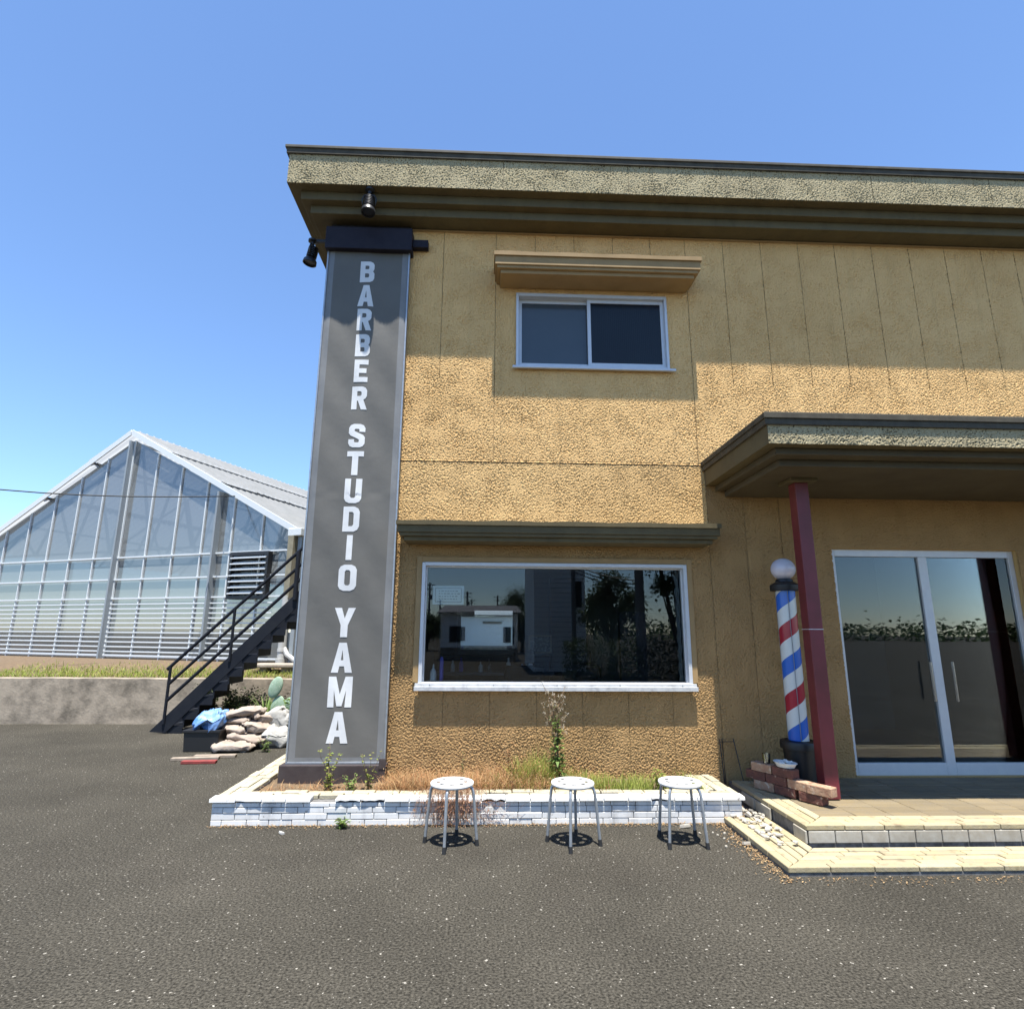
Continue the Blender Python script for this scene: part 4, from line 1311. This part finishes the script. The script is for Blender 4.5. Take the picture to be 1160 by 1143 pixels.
b = MB(); b.prism([(-.17, 0), (.17, 0), (.17, .26), (-.17, .26)], 0, .03, holes=[[(-.145, .025), (.145, .025), (.145, .235), (-.145, .235)]]); b.build('frame', M['wood'], pf)
b = MB(); b.box(-.145, .145, .015, .025, .025, .235); b.build('picture', M['poster'], pf)

# ================================================================ greenhouse behind on the left
GA = R(21)
gh = thing('greenhouse', 'pale glazed greenhouse with white corrugated roof behind the retaining wall', 'greenhouse', (-4.11, 12.5, .91), 0)
# local frame: u to the left along the gable, v back along the eave
gh.rotation_euler = (0, 0, math.pi - GA)     # local +x = along the gable (left, away), local -y = back


def GV(u, v, z): return (u, -v, z - .91)


EZ, AZ, AU = 3.70, 6.33, 5.26     # eave height, apex height, apex u
GL = 16.0


def roofz(u): return EZ + (AZ - EZ) * (u / AU) if u <= AU else EZ + (AZ - EZ) * ((2 * AU - u) / AU)


# glazing of the gable and the side
b = MB()
b.add([GV(.05, 0, .95), GV(2 * AU - .05, 0, .95), GV(2 * AU - .05, 0, EZ), GV(AU, 0, AZ - .05), GV(.05, 0, EZ)], [(0, 1, 2, 3, 4)])
b.add([GV(.03, .05, .95), GV(.03, GL, .95), GV(.03, GL, EZ), GV(.03, .05, EZ)], [(0, 1, 2, 3)])
b.build('glazing', M['gh_glass'], gh, fix=False)
b = MB()
for i in range(13):
    u = .12 + i * .85
    b.bar(GV(u, -.02, .92), GV(u, -.02, roofz(u) - .06), .035, .03)
for z in (1.0, 2.3, 2.75, 3.28): b.bar(GV(.1, -.035, z), GV(2 * AU - .1, -.035, z), .03, .035)
for i in range(12):
    z = .98 + i * .108
    b.bar(GV(.5, -.04, z), GV(2 * AU - .1, -.04, z), .012, .028)
b.build('gable_frame', M['gh_white'], gh)
b = MB()
b.bar(GV(2.22, -.05, .92), GV(2.22, -.05, 4.7), .2, .05)
b.build('mullion', M['gh_grey'], gh)
b = MB()
b.bar(GV(AU, -.05, .92), GV(AU, -.05, AZ - .1), .2, .05)
b.build('mullion', M['gh_grey'], gh)
b = MB()   # roof trusses seen through the panes
for v in (.3, 3.0, 6.0, 9.0):
    b.bar(GV(.1, v, EZ - .1), GV(AU, v, AZ - .15), .05, .05); b.bar(GV(AU, v, AZ - .15), GV(2 * AU - .1, v, EZ - .1), .05, .05)
    b.bar(GV(.1, v, EZ - .2), GV(2 * AU - .1, v, EZ - .2), .05, .05)
    for k in range(7):
        ua = .6 + k * 1.35
        b.bar(GV(ua, v, EZ - .2), GV(ua + .7, v, roofz(ua + .7) - .15), .05, .05); b.bar(GV(ua + .7, v, roofz(ua + .7) - .15), GV(ua + 1.35, v, EZ - .2), .05, .05)
for u in (.15, 1.4, 2.7, 4.0, AU, 6.5, 7.8, 9.1): b.bar(GV(u, .2, roofz(u) - .12), GV(u, GL, roofz(u) - .12), .05, .05)
for u in (.15, 2 * AU - .15):
    for v in (.3, 2.4, 4.8, 7.2, 9.6): b.bar(GV(u, v, .92), GV(u, v, EZ - .1), .07, .07)
b.build('truss', M['gh_grey'], gh)
b = MB()
for v in (9, 11, 13): b.bar(GV(.3, v, 1.2), GV(2 * AU, v, 1.2), .3, .6)
b.bar(GV(.3, GL, 2.4), GV(2 * AU - .3, GL, 2.4), .1, 3)
b.build('growing_bench', M['gh_grey'], gh)


def corr(b, u0, u1, lift, v0=-.12, v1=GL):
    n = int((v1 - v0) / .035)
    vs, fs = [], []
    nu = 6
    for k in range(n + 1):
        v = v0 + (v1 - v0) * k / n
        hz = .03 * math.sin(2 * math.pi * v / .2)
        for j in range(nu + 1):
            u = u0 + (u1 - u0) * j / nu
            vs.append(GV(u, v, roofz(u) + hz + lift))
    for k in range(n):
        for j in range(nu):
            fs.append((k * (nu + 1) + j, k * (nu + 1) + j + 1, (k + 1) * (nu + 1) + j + 1, (k + 1) * (nu + 1) + j))
    b.add(vs, fs)


for (u0, u1, lift) in ((-.15, 2.45, .03), (2.35, 3.95, .12), (3.85, 5.3, .2)):
    b = MB(); corr(b, u0, u1, lift); corr(b, 2 * AU - u0, 2 * AU - u1, lift)
    b.build('roof', M['gh_roof'], gh, smooth=True, fix=False)
b = MB()
b.bar(GV(-.15, -.13, roofz(-.15) - .02), GV(AU, -.13, AZ + .13), .03, .13); b.bar(GV(AU, -.13, AZ + .13), GV(2 * AU + .15, -.13, roofz(2 * AU + .15) - .02), .03, .13)
for u, l in ((2.42, .02), (3.92, .1)):
    for uu in (u, 2 * AU - u): b.bar(GV(uu, -.1, roofz(uu) + l + .025), GV(uu, GL, roofz(uu) + l + .025), .03, .06, mi=1)
b.build('rake_trim', [M['gh_white'], M['black']], gh)
b = MB(); b.box(-.18, .16, -.1, .16, EZ - .91 - .14, EZ - .91 + .02)
b.build('gutter_box', M['gh_white'], gh, bevel=.01)
b = MB(); b.bar(GV(-.14, .1, EZ - .06), GV(-.14, GL, EZ - .06), .12, .1); b.build('gutter', M['gh_white'], gh)
b = MB()
b.bar(GV(.06, -.07, 2.25), GV(.06, -.07, EZ - .14), .2, .14); b.build('corner_post', M['tan_post'], gh)
b = MB(); b.bar(GV(-.1, -.05, .9), GV(-.1, -.05, EZ - .14), .05, .1); b.bar(GV(-.22, .3, .9), GV(-.22, .3, EZ - .1), .04, .04); b.build('corner_frame', M['gh_grey'], gh)
b = MB(); b.tube([GV(.08, -.12, .88), GV(.08, -.12, 2.3)], .085, 14); b.tube([GV(.08, -.12, 1.16), GV(.08, -.12, 1.22)], .095, 14); b.tube([GV(.08, -.12, .88), GV(.08, -.12, 1.02)], .11, 14)
b.tube([GV(.08, -.12, 1.3), GV(-.05, -.12, 1.1), GV(-.25, -.1, .98)], .05, 10)
b.build('downpipe', M['pvc'], gh, smooth='auto')
lv = MB(); lv.prism([(.62, 2.24 - .91), (1.66, 2.24 - .91), (1.66, 3.26 - .91), (.62, 3.26 - .91)], .03, .16, holes=[[(.69, 2.31 - .91), (1.6, 2.31 - .91), (1.6, 3.19 - .91), (.69, 3.19 - .91)]])
lv.box(.66, 1.62, -.02, .0, 2.27 - .91, 3.23 - .91)
lo = lv.build('vent_louvre', M['black'], gh)
b = MB()
for k in range(7):
    z = 2.36 - .91 + k * .128
    b.add([(.66, .18, z), (1.62, .18, z), (1.62, .1, z + .05), (.66, .1, z + .05)], [(0, 1, 2, 3)])
    b.box(.66, 1.62, .175, .188, z - .014, z + .014)
b.build('louvre_slats', M['gh_white'], lo, fix=False)
# overhead cable to the greenhouse
b = MB()
p0, p1 = Vector((-12.5, 8.5, 4.35)), Vector((-5.75, 13.0, 4.55))
b.tube([p0.lerp(p1, k / 12) - Vector((0, 0, .35 * math.sin(math.pi * k / 12))) for k in range(13)], .012, 6)
tag(b.build('overhead_cable', M['cable'], smooth=True), 'thin black cable running to the greenhouse gable', 'cable')

# ================================================================ retaining wall, bank, slab
b = MB()
n = 90
vs, fs = [], []
for i in range(n + 1):
    x = -14 + 12.05 * i / n
    for (yy, zz) in ((10.72, 0), (10.73, .35), (10.745, .745), (10.97, .75), (10.97, 0)):
        vs.append((x, yy + .015 * noise.noise(Vector((x * 2, zz * 4, 0))), zz + (.012 * noise.noise(Vector((x * 1.5, 2, 0))) if zz > .5 else 0)))
for i in range(n):
    for k in range(4): fs.append((i * 5 + k, i * 5 + k + 1, i * 5 + 6 + k, i * 5 + 5 + k))
b.add(vs, fs)
tag(b.build('retaining_wall', M['concrete'], smooth='auto'), 'low stained concrete retaining wall behind the black stairs', 'wall')
b = MB()
for i in range(5200):
    x = gr.uniform(-9, -2.3); y = 10.97 + abs(gr.gauss(0, .5))
    z = .735 + (y - 10.95) * .124 if y < 12.4 else .92
    blade(b, x, y, z, gr.uniform(.03, .11), gr.uniform(.008, .018), gr.uniform(0, 6.28), gr.uniform(.2, 1.2), .5, 2)
tag(b.build('bank_grass', M['green'], fix=False), kind='stuff')
sb = thing('stone_slab', 'flat stone slab on a low block in the bank grass', 'stone slab', (-3.98, 11.55, .8))
b = MB(); b.box(-.42, .42, -.22, .22, .1, .17); b.build('slab', M['stone'], sb, bevel=.02)
b = MB(); b.box(.1, .3, -.12, .12, 0, .1); b.box(-.3, -.16, -.12, .12, 0, .1); b.build('block', M['stone'], sb, bevel=.01)

# ================================================================ outside stairs
stp = thing('outside_stairs', 'black steel outside stairs with pipe handrails climbing to the right', 'stairs', (-5.4, 10.1, 0))
stp.location = (-5.4 * .97, 10.1 * .97, 1.58 * .03); stp.scale = (.97, .97, .97)
sti = Matrix.Translation(Vector((5.4, -10.1, 0)))


def ST(o):
    o.parent = stp; o.matrix_parent_inverse = sti
    return o


def zt(x): return 1.495 + 1.035 * (x + 3.952)


xa, xb = -5.42, -2.35
b = MB(); b.prism([(xa, 0), (xb, zt(xb) - .27), (xb, zt(xb)), (xa + .05, zt(xa + .05)), (xa - .02, 0)] if False else [(xa + .26, -.04), (xb, zt(xb) - .26), (xb, zt(xb)), (xa, -.02)], 10.06, 10.075)
ST(b.build('stringer', M['navy'], bevel=.003))
b = MB(); b.prism([(xa + .26, -.04), (xb, zt(xb) - .26), (xb, zt(xb)), (xa, -.02)], 10.655, 10.67)
ST(b.build('stringer', M['navy'], bevel=.003))
run = .215
x = xa + .28
while x < xb:
    b = MB(); z = zt(x) - .22
    b.box(x, x + .25, 10.08, 10.65, z, z + .03); b.box(x + .225, x + .25, 10.08, 10.65, z + .03, z + .2)
    b.box(x - .005, x + .235, 10.076, 10.09, z - .1, z)
    ST(b.build('tread', M['navy']))
    x += run
for (off, r_, z_at) in ((0, .028, 2.248), (0, .026, 1.968), (0, .028, 1.707)):
    b = MB(); xs_ = -5.25 if z_at > 2 else -5.2
    b.tube([(xs_, 10.06, z_at + 1.0 * (xs_ + 3.95)), (xb, 10.06, z_at + 1.0 * (xb + 3.95))], r_, 10)
    ST(b.build('handrail', M['navy'], smooth='auto'))
for x in (-5.2, -4.26, -3.28, -2.4):
    b = MB(); b.tube([(x, 10.055, zt(x) - .1), (x, 10.055, 2.248 + x + 3.95)], .04 if x > -3.5 else .024, 10)
    ST(b.build('handrail_post', M['navy'], smooth='auto'))
b = MB(); b.box(xb, XL - .005, 10.06, 10.9, zt(xb) - .1, zt(xb) - .04)
ST(b.build('landing', M['navy']))


# ================================================================ sacks and clutter by the retaining wall
def pillow(sx, sy, sz, seed, n=40, m_=22, wr=.03):
    q = random.Random(seed); vs, fs = [], []
    off = Vector((q.uniform(0, 50), q.uniform(0, 50), 0))

    def se(v, e): return math.copysign(abs(v) ** e, v)
    for i in range(m_ + 1):
        ph = -math.pi / 2 + math.pi * i / m_
        for k in range(n):
            th = 2 * math.pi * k / n
            x = se(math.cos(ph), .55) * se(math.cos(th), .32); y = se(math.cos(ph), .55) * se(math.sin(th), .32); z = se(math.sin(ph), .9)
            edge = max(abs(x), abs(y))
            p = Vector((x * sx, y * sy, z * sz * (1 - .55 * edge ** 3)))
            d = (abs(noise.noise(Vector((p.x * 7, p.y * 12, p.z * 12)) + off)) * -2.2 + .5) * wr + noise.noise(p * 30 + off) * wr * .5
            vs.append(p + Vector((0, 0, d)) + Vector((d * .5, d * .4, 0)))
    for i in range(m_):
        for k in range(n): fs.append((i * n + k, i * n + (k + 1) % n, (i + 1) * n + (k + 1) % n, (i + 1) * n + k))
    b = MB(); b.add(vs, fs); return b


SK = [
    (-3.30, 8.45, .06, .27, .20, .06, 5, 'flat pinkish sand sack at the bottom front of the sack pile'),
    (-3.20, 8.62, .15, .26, .18, .07, 8, 'sand sack on the lowest one in the pile, sagging to the right'),
    (-3.38, 8.66, .24, .24, .18, .06, -10, 'sand sack in the middle of the pile under two upper sacks'),
    (-3.12, 8.70, .27, .22, .17, .065, 28, 'sand sack tilted on the right side of the pile, middle height'),
    (-3.42, 8.74, .34, .21, .18, .055, 4, 'sand sack directly under the topmost sack of the pile'),
    (-3.32, 8.76, .45, .26, .19, .065, 12, 'topmost sand sack lying flat on the sack pile'),
    (-3.06, 8.82, .38, .2, .15, .06, 40, 'sand sack leaning just right of the topmost one'),
]
for i, (x, y, z, sx, sy, sz, rz, lab) in enumerate(SK):
    o = pillow(sx, sy, sz * .95, 30 + i, 44, 24, .042).build('sand_sack', M['sack'], smooth=True)
    o.location = (x - .09, y, z); o.rotation_euler = (R(gr.uniform(-5, 5)), R(gr.uniform(-4, 4) + (12 if i in (1, 3, 6) else 0)), R(rz))
    tag(o, lab, 'sack', 'sand sacks piled by the retaining wall')
o = pillow(.2, .17, .15, 61, 44, 26, .07).build('white_bag', M['sheet'], smooth=True); o.location = (-2.95, 8.72, .12); o.rotation_euler = (0, R(14), R(20))
tag(o, 'crumpled white plastic bag slumped at the right foot of the sack pile', 'bag')
o = pillow(.17, .14, .17, 62, 44, 26, .07).build('white_bag', M['sheet'], smooth=True); o.location = (-3.01, 8.88, .33); o.rotation_euler = (R(10), R(35), R(10))
tag(o, 'crumpled pale plastic bag lying on the right shoulder of the sack pile', 'bag')
o = pillow(.19, .16, .11, 63, 44, 26, .09).build('blue_tarpaulin', M['blue'], smooth=True); o.location = (-3.76, 8.5, .37)
tag(o, 'crumpled blue and white tarpaulin lying on a black crate', 'tarpaulin')
b = MB()
b.prism([(-.22, 0), (.22, 0), (.24, .27), (-.24, .27)], -.16, .16)
ck = b.build('black_crate', M['black_plastic'], bevel=.012); ck.location = (-3.80, 8.5, 0)
b = MB(); b.box(-.25, .25, -.175, .175, .24, .275); b.build('rim', M['black_plastic'], ck, bevel=.006)
tag(ck, 'black plastic crate under the blue tarpaulin left of the sacks', 'crate')
for (x, y, z, L, rz, m_, lab) in ((-3.32, 8.0, .0, .5, 5, 'wood', 'grey wooden plank lying in front of the black crate'), (-3.5, 7.86, .0, .55, 9, 'wood', 'weathered plank next to the red painted one'),
                                  (-3.36, 7.66, .0, .4, 4, 'redwood', 'short red painted plank on the asphalt before the sacks')):
    b = MB(); b.box(-L / 2, L / 2, -.04, .04, .002, .035); o = b.build('plank', M[m_], bevel=.004); o.location = (x - .12, y, z); o.rotation_euler = (0, 0, R(rz))
    tag(o, lab, 'plank', 'planks on the asphalt')
# prickly pear
cc = thing('prickly_pear', 'blue green prickly pear cactus leaning beside the sign', 'cactus', (-3.21, 9.5, 0))


def pad(c, a, bb, tilt, seed):
    b = MB(); b.lathe([(math.sin(math.pi * k / 10), -math.cos(math.pi * k / 10)) for k in range(11)], n=20)
    m4 = Matrix.Translation(Vector(c)) @ Matrix.Rotation(R(tilt), 4, 'Y') @ Matrix.Diagonal(Vector((bb, .025, a, 1)))
    b.v = [tuple(m4 @ Vector(v)) for v in b.v]
    o = b.build('cactus_pad', M['cactus'], cc, smooth=True)
    return o


pad((.0, 0, .16), .17, .1, -5, 1); pad((-.02, .02, .42), .18, .11, 8, 2); pad((-.07, 0, .72), .17, .1, 20, 3); pad((.14, .03, .46), .13, .09, 38, 4)
# yucca-like rosette
yc = thing('yucca', 'spiky green yucca rosette in front of the stained concrete wall', 'plant', (-3.40, 9.5, 0))
b = MB(); q = random.Random(4)
for k in range(48):
    a = q.uniform(0, 6.28); blade(b, .02 * math.cos(a), .02 * math.sin(a), .16, q.uniform(.32, .52), .034, a, q.uniform(.2, 1.2), .7, 4)
b.build('leaves', M['weed'], yc, fix=False)
b = MB(); b.tube([(0, 0, 0), (0, 0, .16)], [.05, .04], 10); b.build('trunk', M['bark'], yc, smooth='auto')


def shrub(name, label, x, y, z, r, h, n, m_, L=.05, seed=1, cat='shrub'):
    q = random.Random(seed); t = thing(name, label, cat, (x, y, z))
    s, l = MB(), MB()
    for k in range(14):
        a = q.uniform(0, 6.28); rr = r * q.uniform(.3, .95); e = Vector((rr * math.cos(a), rr * math.sin(a), h * q.uniform(.5, 1)))
        s.tube([(0, 0, 0), (e.x * .4, e.y * .4, e.z * .6), e], [.008, .006, .002], 5)
        for j in range(n // 14):
            f = q.uniform(.25, 1.05); c = e * f + Vector((q.gauss(0, .05), q.gauss(0, .05), q.gauss(0, .04))); c.z = max(.01, c.z)
            leaf(l, c, (q.uniform(-1, 1), q.uniform(-1, 1), q.uniform(-.3, .8)), L * q.uniform(.6, 1.3), L * q.uniform(.35, .6))
    s.build('stem', M['stem'], t, smooth=True); l.build('leaves', M[m_], t, fix=False)
    return t


shrub('shrub', 'dark ragged shrub under the stairs behind the crate', -4.42, 10.3, 0, .62, .66, 2600, 'darkleaf', .06, 3)
shrub('shrub', 'dark low bush behind the sand sacks', -3.85, 10.35, 0, .5, .48, 2000, 'darkleaf', .06, 5)
shrub('shrub', 'dark bush in the shade right of the yucca', -3.25, 10.3, 0, .42, .62, 1600, 'darkleaf', .06, 7)
pt = thing('potted_plant', 'leafy green plant in a black pot beside the sign', 'potted plant', (-2.98, 9.3, 0))
b = MB(); b.lathe([(.075, 0), (.1, .2), (.11, .2), (.11, .23), (.09, .23), (.085, .2)], n=20); b.build('pot', M['black_plastic'], pt, smooth='auto')
b = MB(); q = random.Random(9)
for k in range(80):
    leaf(b, (q.gauss(0, .06), q.gauss(0, .06), .23 + q.uniform(0, .36)), (q.uniform(-1, 1), q.uniform(-1, 1), q.uniform(-.2, .8)), q.uniform(.05, .1), q.uniform(.03, .05))
b.build('leaves', M['weed'], pt, fix=False)
weed('leafy_weed', 'small green weed growing in front of the white bag', -2.95, 8.35, 0, .22, 7, 'weed', .5, .07, .02, 12, 33)
weed('leafy_weed', 'small weed at the far left corner of the sign base', -2.02, 6.6, .16, .2, 6, 'weed', .4, .05, .02, 10, 34)

# ================================================================ across the street: what the shop window mirrors
lb = thing('street_shed', 'long low white shed across the street', 'building', (-.3, -24, 0))
b = MB(); b.box(-2.4, 2.0, -2.5, 2.5, 0, 2.6); b.box(-2.41, 2.01, 2.49, 2.53, .0, .7, mi=1); b.box(-.05, 1.2, 2.49, 2.54, 2.1, 2.25, mi=1); b.build('wall', [M['white_wall'], M['concrete']], lb)
b = MB(); b.add([(-2.6, 2.8, 2.68), (2.2, 2.8, 2.68), (2.2, -2.8, 3.3), (-2.6, -2.8, 3.3), (-2.6, 2.8, 2.605), (2.2, 2.8, 2.605), (2.2, -2.8, 3.2), (-2.6, -2.8, 3.2)], [(0, 1, 2, 3), (7, 6, 5, 4), (0, 4, 5, 1), (1, 5, 6, 2), (2, 6, 7, 3), (3, 7, 4, 0)]); b.build('roof', M['roof_grey'], lb)
b = MB()
b.box(-1.9, -1.2, 2.5, 2.53, 1.0, 1.9); b.box(1.3, 1.8, 2.5, 2.53, .9, 1.9)
b.build('window', M['window_dark'], lb)
hs = thing('street_house', 'white two storey house across the street', 'house', (3.3, -15, 0))
b = MB(); b.box(-1.4, .75, -3, 3, 0, 6.0)
for k in range(30): b.box(-1.4, .752, 2.995, 3.012, .2 * k, .2 * k + .012, mi=1)
b.build('wall', [M['white_wall'], M['roof_grey']], hs)
b = MB(); b.prism([(-1.7, 6), (1.0, 6), (-.3, 7.1)], -3.3, 3.3); b.build('roof', M['roof_grey'], hs)
b = MB(); b.box(.3, .6, 3.0, 3.03, 2.6, 3.7); b.build('window', M['window_dark'], hs)


def utility_pole(label, x, y, h, r=.15, arms=2):
    t = thing('utility_pole', label, 'utility pole', (x, y, 0), 0, 'utility poles across the street')
    b = MB(); b.tube([(0, 0, 0), (0, 0, h)], [r, r * .7], 12); b.build('pole', M['pole'], t, smooth='auto')
    for k in range(arms):
        b = MB(); b.box(-.8, .8, -.05, .05, h - .4 - .7 * k, h - .3 - .7 * k)
        for xx in (-.7, -.25, .25, .7): b.tube([(xx, 0, h - .3 - .7 * k), (xx, 0, h - .12 - .7 * k)], .04, 6)
        b.build('crossarm', M['pole'], t)
    if arms:
        b = MB(); b.tube([(.25, 0, h - 2.6), (.25, 0, h - 1.9)], .22, 12); b.build('transformer', M['pole'], t, smooth='auto')
    return t


# (x, y) = mirrored position of the pole seen in the window
UP = [(-9.4, -81, 9.2, .2, 2), (-11.8, -131, 9.2, .24, 2), (-11.4, -175, 9.2, .26, 2), (-4.1, -101, 9.2, .22, 2), (-4.0, -127, 9.2, .22, 2), (1.9, -110, 9, .2, 2), (17.6, -165, 9.2, .26, 2), (3.0, -8.2, 8.5, .09, 0), (4.85, -6.2, 8.5, .17, 0)]
for i, (x, y, h, r_, ar) in enumerate(UP):
    utility_pole(('grey utility pole with crossarms across the street' if ar else ('slim grey pole at the roadside without crossarms' if r_ < .1 else 'thick grey pole at the roadside without crossarms')), x, y, h, r_, ar)
for k in range(3):
    b = MB(); p0 = Vector((3.0, -8.2, 3.98 - .13 * k)); p1 = Vector((4.85, -6.2, 3.22 - .12 * k))
    b.tube([p0.lerp(p1, j / 10) - Vector((0, 0, .12 * math.sin(math.pi * j / 10))) for j in range(11)], .02, 5)
    tag(b.build('power_line', M['cable']), 'thin power line strung from the slim pole across the street', 'cable', 'power lines across the street')


def tree(label, x, y, h, r, n, seed, trunk_h):
    q = random.Random(seed); t = thing('street_tree', label, 'tree', (x, y, 0))
    tr_, cr = MB(), MB()
    tr_.tube([(0, 0, 0), (.05, 0, trunk_h * .6), (0, .05, h * .75)], [.18, .13, .03], 9)
    clumps = []
    for k in range(26):
        d = Vector((q.gauss(0, 1), q.gauss(0, 1), q.gauss(0, .9))).normalized() * r * q.uniform(.45, .95)
        c = Vector((0, 0, trunk_h + (h - trunk_h) / 2)) + Vector((d.x, d.y, d.z * (h - trunk_h) / 2 / r)); clumps.append((c, r * q.uniform(.18, .36)))
        tr_.tube([(0, 0, trunk_h * q.uniform(.6, 1)), c * .6 + Vector((0, 0, trunk_h * .3)), c], [.05, .03, .01], 5)
    for k in range(n):
        c, cr_ = q.choice(clumps); p = c + Vector((q.gauss(0, 1), q.gauss(0, 1), q.gauss(0, .8))) * cr_ * .6
        leaf(cr, p, (q.uniform(-1, 1), q.uniform(-1, 1), q.uniform(-.6, .6)), q.uniform(.1, .22), q.uniform(.06, .12))
    tr_.build('trunk', M['bark'], t, smooth=True); cr.build('crown', M['treeleaf'], t, fix=False)


tree('round dark broadleaf tree across the street', 4.6, -9.5, 3.9, 1.25, 6000, 2, 1.4)
tree('tall dark tree at the roadside by the thick pole', 6.3, -6.8, 6.2, 1.3, 6000, 4, 1.2)
tree('round green tree beside the long white shed', 2.6, -33, 4.9, 2.1, 9000, 6, 1.0)
tree('low dark tree left of the long white shed', -5.2, -38, 3.4, 1.8, 6000, 9, .8)
tree('small dark tree far left across the street', -8.6, -44, 3.2, 1.6, 5000, 11, .8)
b = MB(); hq = random.Random(8)
for k in range(9000):
    p = Vector((hq.uniform(2.4, 8.5), -6.3 + hq.gauss(0, .35), 0)); zt_ = 1.35 + .15 * noise.noise(p * 1.3)
    p.z = hq.uniform(.05, zt_)
    leaf(b, p, (hq.uniform(-1, 1), hq.uniform(-1, 1), hq.uniform(-.6, .6)), hq.uniform(.06, .14), hq.uniform(.04, .08))
tag(b.build('hedge', M['treeleaf'], fix=False), 'long dark clipped hedge along the far roadside', 'hedge')


# far belt of trees beyond the street (reads as one mass, only mirrored in the glass)
b = MB(); hq = random.Random(12)
for k in range(520):
    cx_ = hq.uniform(-150, 190); cy_ = hq.uniform(-150, -120); r_ = hq.uniform(1.5, 4); hz_ = hq.uniform(1, 2.6) + 2.2 * max(0, noise.noise(Vector((cx_ * .04, 0, 3))))
    for j in range(16):
        leaf(b, (cx_ + hq.gauss(0, r_), cy_ + hq.gauss(0, 1), max(.2, hz_ + hq.gauss(0, r_ * .45))), (hq.uniform(-1, 1), hq.uniform(-1, 1), hq.uniform(-.6, .6)), hq.uniform(.8, 2), hq.uniform(.6, 1.3))
tag(b.build('far_trees', M['treeleaf'], fix=False), kind='stuff')
